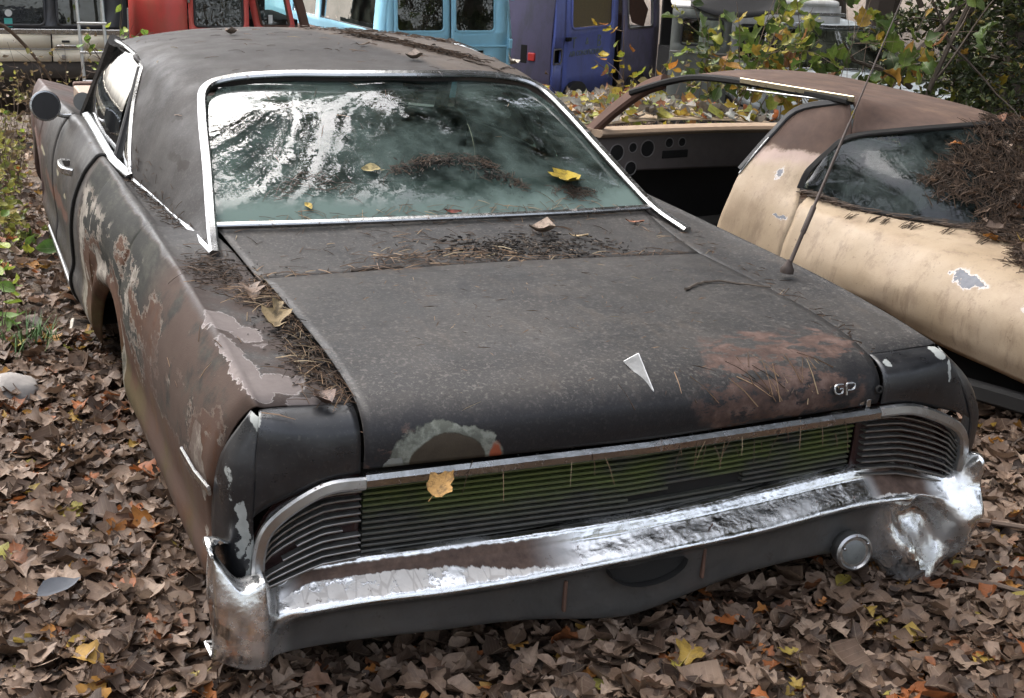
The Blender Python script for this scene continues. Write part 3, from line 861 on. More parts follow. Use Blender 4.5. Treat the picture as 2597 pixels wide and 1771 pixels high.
# arrowhead emblem on the crease of the lid
A, B, Cc, D = V(-.030, .135, .9500), V(.014, .126, .9510), V(.003, .026, .904), V(.000, .115, .976)
MB().add([A, B, Cc, D], [(0, 1, 2), (0, 3, 1), (1, 3, 2), (2, 3, 0)]).build('arrowhead_emblem', M_TRIM, lid, smooth=False, bevel=.002)
# letters
def letter(pts, name):
    c = V(.545, .066, .860)
    ux, uz = V(1, .06, .03), V(0, .22, .97)
    path = crm([c + ux * a * .60 + uz * b * .60 + V(0, -.012, 0) for a, b in pts], len(pts) * 3)
    MB().tube(path, .0027, 6).build(name, M_CHROME, lid)
letter([(-.012, .016), (-.040, .018), (-.052, .008), (-.052, -.010), (-.040, -.020), (-.016, -.018), (-.014, -.002), (-.030, 0.0)], 'letter_g')
letter([(.006, -.030), (.006, -.008), (.006, .014), (.030, .017), (.048, .010), (.046, -.006), (.028, -.012), (.010, -.010)], 'letter_p')
for x, z in ((.612, .815), (.632, .807)):
    MB().box((x, .070, z), (.014, .008, .022)).build('letter_stub', M_CHROME, lid, bevel=.002)
MB().lathe((.655, .066, .842), (0, -1, .2), [(.0, 0), (.010, 0), (.011, .004), (.007, .006), (.006, .0)], 12).build('bolt_hole', M_VOID, lid)

# --- panel between lid and rear window
tr = [[(x * 1.015, .982, deck_z(.98) + .010 * c1(x)) for x in xs], [(x * 1.028, 1.18, .966 + .010 * c1(x)) for x in xs], [(x * 1.05, 1.37 - .03 * c1(x), .988 + .006 * c1(x)) for x in xs], [(x * 1.07, 1.44 - .03 * c1(x), .996) for x in xs]]
panel('rear_deck_panel', tr, M_PAINT, coupe, (0, 0, 1), su=4, sv=5, drop=True)

# --- roof and its pillars
a = [(.752, 1.19, .955), (.720, 1.39, 1.002), (.678, 1.65, 1.112), (.638, 1.92, 1.228), (.600, 2.07, 1.290), (.515, 2.105, 1.318), (.35, 2.06, 1.338), (.17, 2.0, 1.346), (0, 1.985, 1.348)]
b = [(.772, 1.55, .957), (.756, 1.75, 1.03), (.728, 1.95, 1.14), (.694, 2.16, 1.245), (.664, 2.33, 1.306), (.57, 2.42, 1.345), (.38, 2.42, 1.362), (.19, 2.40, 1.370), (0, 2.40, 1.372)]
c = [(.795, 1.92, .958), (.783, 2.08, 1.04), (.753, 2.24, 1.155), (.712, 2.44, 1.262), (.685, 2.66, 1.312), (.60, 2.82, 1.352), (.40, 2.90, 1.374), (.20, 2.92, 1.382), (0, 2.92, 1.384)]
d = [(.820, 2.25, .965), (.806, 2.33, 1.05), (.770, 2.46, 1.175), (.706, 2.68, 1.296), (.702, 2.92, 1.318), (.702, 3.22, 1.322), (.45, 3.36, 1.350), (.22, 3.40, 1.362), (0, 3.41, 1.364)]
full = lambda r: [(-x, y, z) for x, y, z in r] + [q for q in r[-2::-1]]
panel('roof', [full(r) for r in (a, b, c, d)], M_ROOF, coupe, (0, 0, 1), su=4, sv=7, drop=True, solid=.02)

# --- rear window
gl = [[(-.715, 1.40, .998), (-.4, 1.375, 1.000), (0, 1.365, 1.001), (.4, 1.375, 1.000), (.715, 1.40, .998)],
      [(-.690, 1.59, 1.080), (-.36, 1.535, 1.090), (0, 1.515, 1.094), (.36, 1.535, 1.090), (.690, 1.59, 1.080)],
      [(-.652, 1.80, 1.172), (-.34, 1.725, 1.190), (0, 1.70, 1.196), (.34, 1.725, 1.190), (.652, 1.80, 1.172)],
      [(-.612, 1.98, 1.248), (-.33, 1.90, 1.275), (0, 1.87, 1.283), (.33, 1.90, 1.275), (.612, 1.98, 1.248)],
      [(-.550, 2.09, 1.298), (-.32, 2.05, 1.325), (0, 1.99, 1.338), (.32, 2.05, 1.325), (.550, 2.09, 1.298)]]
panel('rear_window', gl, M_BACKGLASS, coupe, (0, -.4, 1), su=6, sv=6, solid=0, drop=True)
loop = [V(x, y - .010, z + .010) for x, y, z in full(a)]
loop[0] = V(-.748, 1.198, .972); loop[-1] = V(.748, 1.198, .972)
MB().sweep(crm(loop, 90), sect(.030, .018, .35), up=(0, -.5, 1)).build('rear_window_molding', M_CHROME, coupe, sharp=30)
MB().sweep(crm([(-.705, 1.385, 1.006), (-.4, 1.358, 1.008), (0, 1.348, 1.009), (.4, 1.358, 1.008), (.705, 1.385, 1.006)], 20), sect(.020, .012, .3), up=(0, -.4, 1)).build('rear_window_sill', M_CHROME, coupe, sharp=30)

# --- tail panel with its slats
pan = [[(x, .150 - .03 * (1 - abs(x) / .66), .760) for x in (-.655, -.33, 0, .33, .655)], [(x, .155 - .03 * (1 - abs(x) / .66), .55) for x in (-.655, -.33, 0, .33, .655)]]
tail = panel('tail_panel', pan, M_VOID, coupe, (0, -1, 0), su=4, sv=3, solid=.01)
for k in range(13):
    f = k / 12
    z0 = .738 - f * .172
    xx = np.linspace(-.645, .645, 13)
    p = [(x, .112 + .012 * f + .03 * abs(x) / .66, z0 + .020 * x) for x in xx]
    if k in (8, 9):       # broken slats right of the middle
        MB().sweep(p[:7] if k == 9 else p[:8], sect(.030, .0065)).build('slat', M_SLAT, tail, sharp=30)
        MB().sweep(p[9:] if k == 9 else p[9:], sect(.030, .0065)).build('slat', M_SLAT, tail, sharp=30)
    else:
        MB().sweep(p, sect(.030, .0065)).build('slat', M_SLAT, tail, sharp=30)

# --- bumper
BX = [-.775, -.645, -.47, -.26, -.04, .075, .335, .605, .75]
lip = dict(zip(BX, [.543, .553, .558, .564, .574, .578, .589, .609, .612]))
fold = dict(zip(BX, [.474, .482, .485, .493, .508, .516, .526, .543, .541]))
bot = dict(zip(BX, [.348, .351, .347, .345, .323, .328, .372, .380, .345]))
cols = []
def endL(x, y, zt, zb, yt=None):
    """station of a bumper end: near vertical wall from zt to zb"""
    h = np.array([0, 0.02, 0.10, 0.30, 0.50, 0.58, 0.75, 0.92, 1.0, .98])
    bulge = np.array([.05, 0, -.012, -.020, -.022, -.020, -.012, .006, .02, .08])
    return [(x, y + b, zt + (zb - zt) * k) for k, b in zip(h, bulge)]
def side_station(x, y, zt, zb, sgn):
    h = np.array([0, 0.02, 0.10, 0.30, 0.50, 0.58, 0.75, 0.92, 1.0, .98])
    ins = np.array([.04, 0, -.006, -.010, -.010, -.008, -.002, .010, .02, .06])
    return [(x - sgn * i, y, zt + (zb - zt) * k) for k, i in zip(h, ins)]
cols.append(side_station(-.955, .20, .60, .40, -1))
cols.append(side_station(-.978, .135, .624, .38, -1))
cols.append(endL(-.986, .095, .630, .366))
cols.append(endL(-.972, .075, .606, .362))
cols.append(endL(-.935, .052, .556, .352))
cols.append(endL(-.905, .046, .560, .348))
cols.append(endL(-.880, .050, .572, .345))
cols.append([(-.845, .17, .508), (-.845, .128, .510), (-.845, .112, .500), (-.845, .088, .482), (-.845, .066, .468), (-.845, .062, .450), (-.845, .072, .425), (-.845, .098, .38), (-.845, .115, .342), (-.845, .18, .36)])
for x in BX:
    ax = abs(x)
    yl, yf = .085 + .06 * ax, .010 + .06 * ax
    zl, zf, zb = lip[x], fold[x], bot[x]
    cols.append([(x, yl + .045, zl - .004), (x, yl, zl), (x, yl - .016, zl - .020), (x, (yl + yf) / 2 + .012, zl * .45 + zf * .55 + .003), (x, yf, zf), (x, yf + .012, zf - .020), (x, yf + .042, zf - .045), (x, yf + .050, (zf + zb) / 2 - .02), (x, yf + .062, zb), (x, yf + .13, zb + .02)])
cols.append([(.83, .19, .600), (.83, .140, .600), (.83, .122, .578), (.83, .095, .545), (.83, .066, .530), (.83, .085, .500), (.83, .120, .450), (.83, .062, .335), (.83, .085, .255), (.83, .17, .262)])
cols.append([(.915, .18, .560), (.915, .135, .563), (.915, .118, .548), (.915, .095, .528), (.915, .070, .512), (.915, .080, .482), (.915, .105, .425), (.915, .060, .320), (.915, .095, .235), (.915, .17, .25)])
cols.append([(.962, .16, .560), (.962, .105, .565), (.962, .080, .548), (.962, .060, .52), (.962, .048, .49), (.965, .045, .458), (.970, .055, .395), (.970, .085, .295), (.960, .115, .225), (.955, .18, .24)])
cols.append([(.99, .10, .622), (1.000, .055, .632), (1.008, .038, .61), (1.012, .030, .55), (1.014, .028, .49), (1.014, .035, .45), (1.016, .060, .39), (1.010, .10, .295), (.990, .135, .228), (.97, .19, .245)])
cols.append(side_station(1.030, .14, .618, .25, 1))
cols.append(side_station(1.018, .40, .60, .36, 1))
cols.append(side_station(.985, .64, .59, .42, 1))
rows = np.array(cols).transpose(1, 0, 2)
def crumple(g):
    x, z = g[..., 0], g[..., 2]
    w = np.clip((x - .74) / .10, 0, 1) * np.clip((1.03 - x) / .03, 0, 1) * np.clip((z - .22) / .10, .25, 1)
    tri = lambda t: np.abs((t % 1) * 2 - 1) - .5
    g[..., 1] += w * (.030 * tri(5.2 * x + 3.1 * z) + .022 * tri(3.7 * x - 7.3 * z + .3) + .012 * tri(11 * x + 9 * z))
    g[..., 1] += .0035 * np.sin(9 * x + 2) * np.sin(17 * z)
    return g
bumper = panel('rear_bumper', rows, M_BUMPER, coupe, (0, -1, .1), su=6, sv=5, solid=.006, sharp=32, mod=crumple)
# number plate recess: half round dip in a dark box
mb = MB()
n = 14
arc = [(.035 + .105 * math.cos(math.pi * t / n), .455 - .052 * math.sin(math.pi * t / n) + .012) for t in range(n + 1)]
vs = [(x, .030 + .06 * abs(x), z) for x, z in arc] + [(x, .075, z - .004) for x, z in arc]
mb.add(vs, [(i, i + 1, n + 2 + i, n + 1 + i) for i in range(n)])
mb.add([(x, .058, z) for x, z in arc], [tuple(range(n + 1))])
mb.build('plate_recess', M_VOID, bumper)
for x, dz in ((-.17, 0), (.20, .03)):
    MB().box((x, .066, .405 + dz), (.008, .012, .08)).build('plate_bracket', M_RUST, bumper, bevel=.002)
# reversing lamp hanging at the right
lampc = (.645, .066, .402)
rl = MB().lathe(lampc, (-.15, -1, .10), [(.030, -.05), (.046, -.03), (.050, 0), (.050, .012), (.044, .016), (.040, .010)], 28).build('reversing_lamp', M_TRIM, coupe)
MB().lathe(lampc, (-.15, -1, .10), [(.0, .004), (.036, .004), (.036, .008), (.028, .013), (.014, .016), (.0, .017)], 24).build('lamp_glass', M_LAMP, rl)
for k in range(3):
    w = 2 * math.pi * k / 3 + .6
    MB().lathe((lampc[0] + .041 * math.cos(w), lampc[1] - .014, lampc[2] + .041 * math.sin(w)), (-.15, -1, .1), [(.004, -.004), (.004, .004), (.002, .006)], 8).build('screw', M_CHROME, rl)

# --- aerial
an = thing  # (part of the coupe)
basep = V(.785, .69, .975)
M_RUSTD = simple('blackened_rust', (.045, .032, .026), .6, .3)
ae = MB().lathe(basep, (.1, 0, 1), [(.020, -.01), (.020, .002), (.014, .012), (.009, .022), (.006, .028)], 14).build('aerial_mount', M_RUSTD, coupe)
tip = basep + V(.52, .29, .78)
dirn = (tip - basep)
pt = lambda f: basep + dirn * f
pts = [pt(.03), pt(.2), pt(.5), pt(.8), pt(1.0)]
MB().tube([pt(.02), pt(.12), pt(.125), pt(.21), pt(.215), pt(.5), pt(.505), pt(1.0)], [.0065, .0060, .0085, .0085, .0050, .0042, .0030, .0020], 8).build('aerial', M_RUSTD, coupe)

# --- door mirror (its face is gone dark)
mc = V(-.975, 3.52, 1.022)
mr_ = MB().lathe(mc, (.12, -1, .12), [(.010, -.075), (.040, -.06), (.058, -.02), (.063, 0), (.063, .006), (.056, .008)], 28).build('door_mirror', M_CHROME, coupe)
MB().lathe(mc, (.12, -1, .12), [(0, .004), (.056, .004), (.056, .010), (0, .0105)], 28).build('mirror_face', M_RUBBER, mr_)
MB().sweep(crm([mc + V(.03, .03, -.03), mc + V(.07, .03, -.045), mc + V(.105, .03, -.045)], 6), sect(.03, .018)).build('mirror_arm', M_CHROME, mr_, sharp=30)

# --- cabin
st = MB()
mb = MB().box((0, 1.95, .68), (1.36, .22, .62), M=Euler((R(14), 0, 0)).to_matrix()).box((0, 2.30, .58), (1.36, .62, .18))
mb.build('rear_seat', M_VINYL, coupe, bevel=.05)
mb = MB().box((-.36, 3.02, .80), (.62, .16, .58), M=Euler((R(14), 0, 0)).to_matrix()).box((.36, 3.02, .80), (.62, .16, .58), M=Euler((R(14), 0, 0)).to_matrix()).box((0, 3.30, .56), (1.38, .56, .2))
mb.build('front_seat', M_VINYL, coupe, bevel=.05)
MB().box((0, 1.62, .935), (1.34, .44, .03)).build('parcel_shelf', M_VINYL, coupe, bevel=.01)
MB().box((0, 3.92, .86), (1.40, .22, .26)).build('dashboard', M_DARK, coupe, bevel=.04)
w = MB()
wc = V(-.36, 3.62, .98)
ring = [wc + V(.19 * math.cos(t), -.06 * math.sin(t) * -1 * .5, .19 * math.sin(t) * .9) for t in np.linspace(0, 2 * math.pi, 32, endpoint=False)]
w.tube(ring, .012, 6, closed=True)
for t in (0.2, math.pi - .2, -math.pi / 2):
    w.tube([wc, wc + V(.18 * math.cos(t), .03 * math.sin(t), .17 * math.sin(t))], .010, 6)
w.tube([wc, wc + V(0, .25, -.1)], .02, 8)
w.build('steering_wheel', M_RUBBER, coupe)
ws = [[(-.70, 3.30, 1.318), (-.35, 3.40, 1.345), (0, 3.44, 1.352), (.35, 3.40, 1.345), (.70, 3.30, 1.318)], [(-.76, 3.50, 1.14), (-.38, 3.72, 1.15), (0, 3.80, 1.15), (.38, 3.72, 1.15), (.76, 3.50, 1.14)], [(-.80, 3.68, .985), (-.40, 3.98, .985), (0, 4.06, .985), (.40, 3.98, .985), (.80, 3.68, .985)]]
panel('windshield', ws, M_SIDEGLASS, coupe, (0, 1, .5), su=4, sv=4, solid=0)
cw = [[(-.80, 3.66, .975), (-.4, 3.97, .98), (0, 4.05, .98), (.4, 3.97, .98), (.80, 3.66, .975)], [(-.76, 4.10, .93), (-.4, 4.14, .94), (0, 4.16, .945), (.4, 4.14, .94), (.76, 4.10, .93)]]
panel('cowl_panel', cw, M_PAINT, coupe, (0, 0, 1), su=4, sv=4)
# front end without its hood: radiator panel, inner fenders, a hinge plate by the pillar
mb = MB().box((0, 5.25, .66), (1.36, .06, .44))
for s in (-1, 1):
    mb.box((s * .62, 4.6, .62), (.06, 1.25, .40))
mb.build('engine_bay', M_RUST, coupe, bevel=.01)
MB().box((-.66, 4.25, .95), (.22, .26, .07)).build('heater_duct', simple('faded_beige_tin', (.30, .22, .16), .6), coupe, bevel=.008)
MB().lathe((-.80, 3.74, 1.005), (-.3, -1, .1), [(.0, 0), (.040, 0), (.040, .006), (.0, .006)], 18).build('pillar_bracket', simple('grey_bracket_steel', (.16, .16, .15), .6, .2), coupe)
# ------------------------------------------------------------------ ground
def ground_z(x, y):
    x = np.asarray(x, float); y = np.asarray(y, float)
    z = np.interp(y, [-60, 4.2, 6, 9, 11.3, 12, 15.3, 20, 80], [0, 0, -.12, -.55, -.86, -.90, -1.42, -1.6, -1.6])
    w = 0.018 * np.sin(2.1 * x + 1.3 * y) + 0.014 * np.sin(3.7 * x - 2.9 * y + 1) + 0.008 * np.sin(7.3 * x + 5.1 * y + 2)
    heap = 0.07 * np.exp(-(((x + 1.22) / .28) ** 2 + ((y - .35) / .8) ** 2)) + .05 * np.exp(-(((x + 1.5) / .4) ** 2 + ((y - 2) / 1.2) ** 2)) + .035 * np.exp(-(((x - .1) / 1.2) ** 2 + ((y + .55) / .3) ** 2))
    return z + w + heap - 0.02
gx = np.concatenate([np.linspace(-90, -8, 20), np.linspace(-7.5, 10, 71), np.linspace(12, 90, 20)])
gy = np.concatenate([np.linspace(-60, -5, 14), np.linspace(-4.5, 18, 91), np.linspace(20, 110, 22)])
GX, GY = np.meshgrid(gx, gy)
gv = np.stack([GX, GY, ground_z(GX, GY)], -1).reshape(-1, 3)
nx = len(gx)
gf = [(i * nx + j, i * nx + j + 1, (i + 1) * nx + j + 1, (i + 1) * nx + j) for i in range(len(gy) - 1) for j in range(nx - 1)]
ground = tag(fin('ground', gv, gf, M_SOIL), kind='structure')

# ------------------------------------------------------------------ leaf shapes
def leaf_shape(kind, curl=0.5, fold=0.25, seed=0):
    """verts/faces of one leaf about 1 long, lying along +y, base at the origin"""
    r = np.random.default_rng(seed)
    if kind == 'oak':
        ph, lobes, W = r.uniform(0, 1), r.choice([2.6, 3.2]), r.uniform(.24, .33)
        st = list(np.linspace(0, 1, 13))
        w = [.012 + W * math.sin(math.pi * min(1, s * .93 + .03)) ** .8 * (1 + .52 * math.cos(2 * math.pi * (lobes * s + .5 + .1 * ph))) * (1 - .25 * s) for s in st]; w[-1] = 0.0
        fw = [.05 * math.sin(2 * math.pi * (lobes * s + .75)) for s in st]; fw[0] = fw[-1] = 0
    elif kind == 'maple':
        st = [0, .06, .16, .26, .36, .46, .55, .64, .73, .84, 1.0]
        w = [.02, .16, .33, .30, .40, .34, .22, .20, .18, .08, .0]
        fw = [0, -.05, -.03, .02, .10, .10, .02, .04, .05, .02, .0]
    elif kind == 'broad':
        st = [0, .12, .3, .5, .7, .88, 1.0]
        w = [.02, .17, .30, .33, .26, .11, 0]
        fw = [0] * 7
    else:
        st = [0, .15, .35, .55, .78, 1.0]
        w = [.015, .10, .15, .14, .08, 0]
        fw = [0] * 6
    vs = []
    ax = r.uniform(-.3, .3)
    for s, ww, f in zip(st, w, fw):
        ww *= r.uniform(.85, 1.12)
        zc = curl * (s - .5) ** 2 * 1.1 + ax * .25 * math.sin(s * 5)
        e1, e2 = r.uniform(.85, 1.15, 2)
        vs += [(-ww, s + f, zc + fold * ww * e1 + .02 * r.uniform(-1, 1) + .05 * math.sin(7 * s + seed)), (0, s, zc - .02), (ww, s + f, zc + fold * ww * e2 + .02 * r.uniform(-1, 1) + .05 * math.sin(6 * s + 2 * seed))]
    vs = np.array(vs); vs[:, 1] -= .5; vs[:, 2] -= vs[:, 2].min()
    fs = []
    for i in range(len(st) - 1):
        a = i * 3
        fs += [(a, a + 1, a + 4, a + 3), (a + 1, a + 2, a + 5, a + 4)]
    # stalk
    b = len(vs)
    y0 = -.5
    vs = np.vstack([vs, [(-.012, y0, .02), (.012, y0, .02), (.03, y0 - .22, .05), (.008, y0 - .22, .05)]])
    fs.append((b, b + 1, b + 2, b + 3))
    return vs, fs

LEAVES = [leaf_shape(k, c, f, i) for i, (k, c, f) in enumerate([('oak', .45, .25), ('oak', -.35, .5), ('oak', .7, .7), ('maple', .3, .25), ('maple', .5, .5), ('broad', .6, .5), ('broad', .9, 1.0), ('slim', .5, .5), ('oak', .2, -.5), ('maple', -.3, .6)])]

def scatter_leaves(name, pos, size, tilt, mat, parent=None, kinds=None, rnd=None, rot=None, dirs=None):
    """one mesh of many leaves; per-leaf colour number in the attribute rnd"""
    n = len(pos)
    kinds = RNG.integers(0, len(LEAVES), n) if kinds is None else kinds
    rnd = RNG.random(n) if rnd is None else rnd
    yaw = RNG.uniform(0, 2 * np.pi, n)
    tl = RNG.normal(0, 1, n) * tilt
    rl = RNG.normal(0, 1, n) * tilt
    V_, F_, A_, B_, C_ = [], [], [], [], []
    base = 0
    nv_q = 0
    for k in range(len(LEAVES)):
        idx = np.where(kinds == k)[0]
        if len(idx) == 0: continue
        lv, lf = LEAVES[k]
        m = len(idx)
        cy, sy, ct, st_, cr, sr = np.cos(yaw[idx]), np.sin(yaw[idx]), np.cos(tl[idx]), np.sin(tl[idx]), np.cos(rl[idx]), np.sin(rl[idx])
        p = lv[None] * size[idx][:, None, None]
        x, y, z = p[..., 0], p[..., 1], p[..., 2]
        y, z = y * ct[:, None] - z * st_[:, None], y * st_[:, None] + z * ct[:, None]
        x, z = x * cr[:, None] + z * sr[:, None], -x * sr[:, None] + z * cr[:, None]
        x, y = x * cy[:, None] - y * sy[:, None], x * sy[:, None] + y * cy[:, None]
        q = np.stack([x, y, z], -1) + pos[idx][:, None]
        V_.append(q.reshape(-1, 3))
        f = np.array(lf)
        F_.append((f[None] + (base + np.arange(m) * len(lv))[:, None, None]).reshape(-1, 4))
        A_.append(np.repeat(rnd[idx], len(lv)))
        B_.append(np.tile(np.abs(lv[:, 0]), m)); C_.append(np.tile(lv[:, 1], m))
        base += m * len(lv)
    V_, F_, A_ = np.concatenate(V_), np.concatenate(F_), np.concatenate(A_)
    me = bpy.data.meshes.new(name)
    me.vertices.add(len(V_)); me.vertices.foreach_set('co', V_.astype('f').ravel())
    me.loops.add(F_.size); me.loops.foreach_set('vertex_index', F_.astype('i').ravel())
    me.polygons.add(len(F_)); me.polygons.foreach_set('loop_start', np.arange(0, F_.size, 4, dtype='i'))
    me.polygons.foreach_set('use_smooth', np.ones(len(F_), bool))
    me.update(calc_edges=True)
    a = me.attributes.new('rnd', 'FLOAT', 'POINT'); a.data.foreach_set('value', A_.astype('f'))
    for nm_, val in (('rib', B_), ('along', C_)):
        a = me.attributes.new(nm_, 'FLOAT', 'POINT'); a.data.foreach_set('value', np.concatenate(val).astype('f'))
    me.materials.append(mat)
    o = bpy.data.objects.new(name, me); COL.objects.link(o)
    if parent is not None: o.parent = parent
    return o

def under_car(x, y):
    return (np.abs(x) < .80) & (y > .30) & (y < 5.2)

def litter_positions(n, x0, x1, y0, y1, h):
    x = RNG.uniform(x0, x1, n); y = RNG.uniform(y0, y1, n)
    k = ~under_car(x, y)
    x, y = x[k], y[k]
    return np.stack([x, y, ground_z(x, y) + RNG.uniform(0, h, len(x))], 1)

P1 = np.concatenate([litter_positions(11500, -2.0, -.75, -.3, 2.6, .07), litter_positions(7000, -1.6, 1.4, -.9, .42, .06), litter_positions(8500, .6, 2.8, -.8, 1.8, .06), litter_positions(3600, -2.1, -.8, 2.5, 7.5, .06)])
tag(scatter_leaves('leaf_litter', P1, RNG.uniform(.03, .095, len(P1)), .22, M_LITTER, ground), kind='stuff')
P2 = np.concatenate([litter_positions(7000, -9, 11, -5, 16, .06), litter_positions(2500, -14, 22, 5, 30, .06)])
tag(scatter_leaves('far_leaf_litter', P2, RNG.uniform(.07, .14, len(P2)), .35, M_LITTER, ground), kind='stuff')
# the leaves that lie on top in the foreground, one by one
def ribs(me, lv):
    for nm_, val in (('rib', np.abs(lv[:, 0])), ('along', lv[:, 1])):
        a = me.attributes.new(nm_, 'FLOAT', 'POINT'); a.data.foreach_set('value', np.asarray(val, 'f'))
LEAF_ME = []
for i, (lv, lf) in enumerate(LEAVES):
    me = bpy.data.meshes.new('leaf'); me.from_pydata([tuple(v) for v in lv], [], lf)
    me.polygons.foreach_set('use_smooth', np.ones(len(lf), bool)); me.materials.append(M_LITTER_OB); ribs(me, lv); LEAF_ME.append(me)
P3 = np.concatenate([litter_positions(150, -1.75, -.97, .0, 2.3, .0), litter_positions(75, -.7, 1.1, -.75, .02, .0), litter_positions(75, 1.0, 2.3, -.4, 1.2, .0)])[:296]
for p in P3:
    o = bpy.data.objects.new('leaf', LEAF_ME[RNG.integers(0, 10)])
    COL.objects.link(o); o.parent = ground
    s = RNG.uniform(.07, .13)
    o.location = (p[0], p[1], p[2] + .055); o.scale = (s, s, s)
    o.rotation_euler = (RNG.normal(0, .22), RNG.normal(0, .22), RNG.uniform(0, 6.28))
# ------------------------------------------------------------------ the tan fastback
tan = thing('tan_fastback', (2.898, .873, -.317), R(8.9), 'tan two-door fastback with rusted bare roof and leaf-covered rear window', 'car')
TAN_V, TAN_F = [], []
def tpanel(name, rows, mat, out, **kw):
    o = panel(name, rows, mat, tan, out, **kw)
    b = len(TAN_V)
    TAN_V.extend([tuple(v.co) for v in o.data.vertices])
    TAN_F.extend([tuple(b + i for i in p.vertices) for p in o.data.polygons])
    return o
sail = [[(-.585, 1.48, 1.292), (-.60, 1.45, 1.25), (-.612, 1.425, 1.20), (-.622, 1.408, 1.150)],
        [(-.66, 1.672, 1.228), (-.675, 1.60, 1.185), (-.688, 1.52, 1.125), (-.690, 1.450, 1.075)],
        [(-.74, 1.729, 1.121), (-.752, 1.66, 1.08), (-.757, 1.56, 1.03), (-.748, 1.478, 1.00)],
        [(-.85, 1.792, .957), (-.852, 1.70, .945), (-.838, 1.58, .94), (-.798, 1.478, .930)],
        [(-.90, 1.80, .852), (-.905, 1.70, .85), (-.900, 1.55, .85), (-.880, 1.41, .858)],
        [(-.93, 1.827, .707), (-.938, 1.7, .71), (-.943, 1.55, .71), (-.943, 1.40, .715)],
        [(-.935, 1.84, .52), (-.943, 1.7, .52), (-.948, 1.55, .52), (-.948, 1.40, .54)],
        [(-.90, 1.85, .33), (-.91, 1.7, .33), (-.915, 1.55, .34), (-.92, 1.40, .44)]]
tpanel('roof_pillar', sail, M_TAN, (-1, 0, 0), su=5, sv=5)
qc = [[(-.790, 1.43, .918), (-.840, 1.42, .892), (-.880, 1.41, .858), (-.943, 1.40, .715), (-.948, 1.40, .54), (-.92, 1.40, .44)],
      [(-.700, 1.26, .888), (-.800, 1.25, .878), (-.872, 1.25, .850), (-.943, 1.25, .72), (-.950, 1.24, .61), (-.93, 1.24, .57)],
      [(-.520, .92, .880), (-.72, .92, .872), (-.850, .92, .845), (-.938, .92, .73), (-.950, .92, .65), (-.93, .92, .61)],
      [(-.40, .62, .866), (-.68, .62, .862), (-.835, .62, .834), (-.928, .62, .735), (-.940, .62, .63), (-.905, .62, .545)],
      [(-.36, .30, .850), (-.66, .30, .846), (-.818, .30, .815), (-.912, .30, .725), (-.925, .30, .61), (-.895, .30, .52)],
      [(-.34, .02, .820), (-.64, .02, .815), (-.795, .02, .785), (-.885, .02, .70), (-.900, .02, .58), (-.87, .02, .49)],
      [(-.33, -.12, .74), (-.62, -.12, .735), (-.765, -.12, .72), (-.85, -.12, .65), (-.86, -.12, .55), (-.83, -.12, .47)]]
tpanel('quarter_panel', np.array(qc).transpose(1, 0, 2), M_TAN, (-1, 0, .5), su=5, sv=5)
dk = [[(-.53, .93, .880), (-.36, .72, .866), (-.30, .30, .850), (-.30, .02, .825), (-.30, -.12, .745)], [(0, .80, .850), (0, .66, .845), (0, .30, .830), (0, -.02, .805), (0, -.18, .73)],
      [(.45, .90, .815), (.42, .66, .81), (.42, .30, .80), (.42, 0, .775), (.42, -.15, .70)], [(.85, 1.2, .78), (.86, .7, .77), (.86, .3, .76), (.83, 0, .72), (.80, -.12, .66)]]
tpanel('rear_deck', dk, M_TAN, (0, 0, 1), su=5, sv=5)
roof = [[(-.62, 2.80, 1.155), (-.32, 2.86, 1.205), (0, 2.88, 1.20), (.32, 2.86, 1.165), (.62, 2.78, 1.075)],
        [(-.605, 2.45, 1.268), (-.30, 2.45, 1.285), (0, 2.45, 1.275), (.30, 2.45, 1.237), (.62, 2.45, 1.135)],
        [(-.602, 2.05, 1.303), (-.30, 2.05, 1.297), (0, 2.05, 1.270), (.30, 2.05, 1.236), (.60, 2.05, 1.155)],
        [(-.590, 1.70, 1.306), (-.30, 1.68, 1.280), (0, 1.66, 1.255), (.30, 1.68, 1.224), (.56, 1.75, 1.152)],
        [(-.580, 1.46, 1.297), (-.32, 1.42, 1.252), (-.02, 1.38, 1.236), (.28, 1.44, 1.208), (.50, 1.56, 1.152)],
        [(-.625, 1.405, 1.148), (-.46, 1.278, 1.192), (-.10, 1.225, 1.208), (.25, 1.305, 1.190), (.47, 1.43, 1.150)]]
tpanel('roof', roof, M_TAN, (0, 0, 1), su=6, sv=5, solid=.015)
gls = [[(-.795, 1.475, .928), (-.70, 1.265, .889), (-.525, .93, .886), (-.20, .775, .862), (.15, .775, .842), (.50, .95, .835), (.70, 1.5, .86)],
       [(-.785, 1.478, .950), (-.71, 1.36, .99), (-.545, 1.08, 1.010), (-.20, .945, 1.010), (.15, .955, .990), (.48, 1.09, .965), (.68, 1.5, .90)],
       [(-.760, 1.480, .980), (-.668, 1.425, 1.11), (-.50, 1.24, 1.125), (-.17, 1.115, 1.130), (.15, 1.13, 1.118), (.44, 1.26, 1.075), (.66, 1.5, .95)],
       [(-.748, 1.480, 1.002), (-.628, 1.410, 1.148), (-.46, 1.280, 1.190), (-.12, 1.228, 1.206), (.18, 1.27, 1.196), (.43, 1.40, 1.158), (.64, 1.5, 1.0)]]
tpanel('rear_window', gls, M_TANGLASS, (0, -.5, 1), su=6, sv=6, solid=0)
edge = [(-.79, 1.485, .928), (-.70, 1.255, .893), (-.525, .92, .890), (-.20, .765, .866), (.15, .765, .846), (.50, .94, .839)]
edge2 = [(-.795, 1.49, .93), (-.768, 1.492, .985), (-.745, 1.488, 1.015), (-.690, 1.455, 1.085), (-.628, 1.405, 1.152), (-.46, 1.270, 1.196), (-.12, 1.220, 1.212), (.18, 1.262, 1.202), (.44, 1.40, 1.162)]
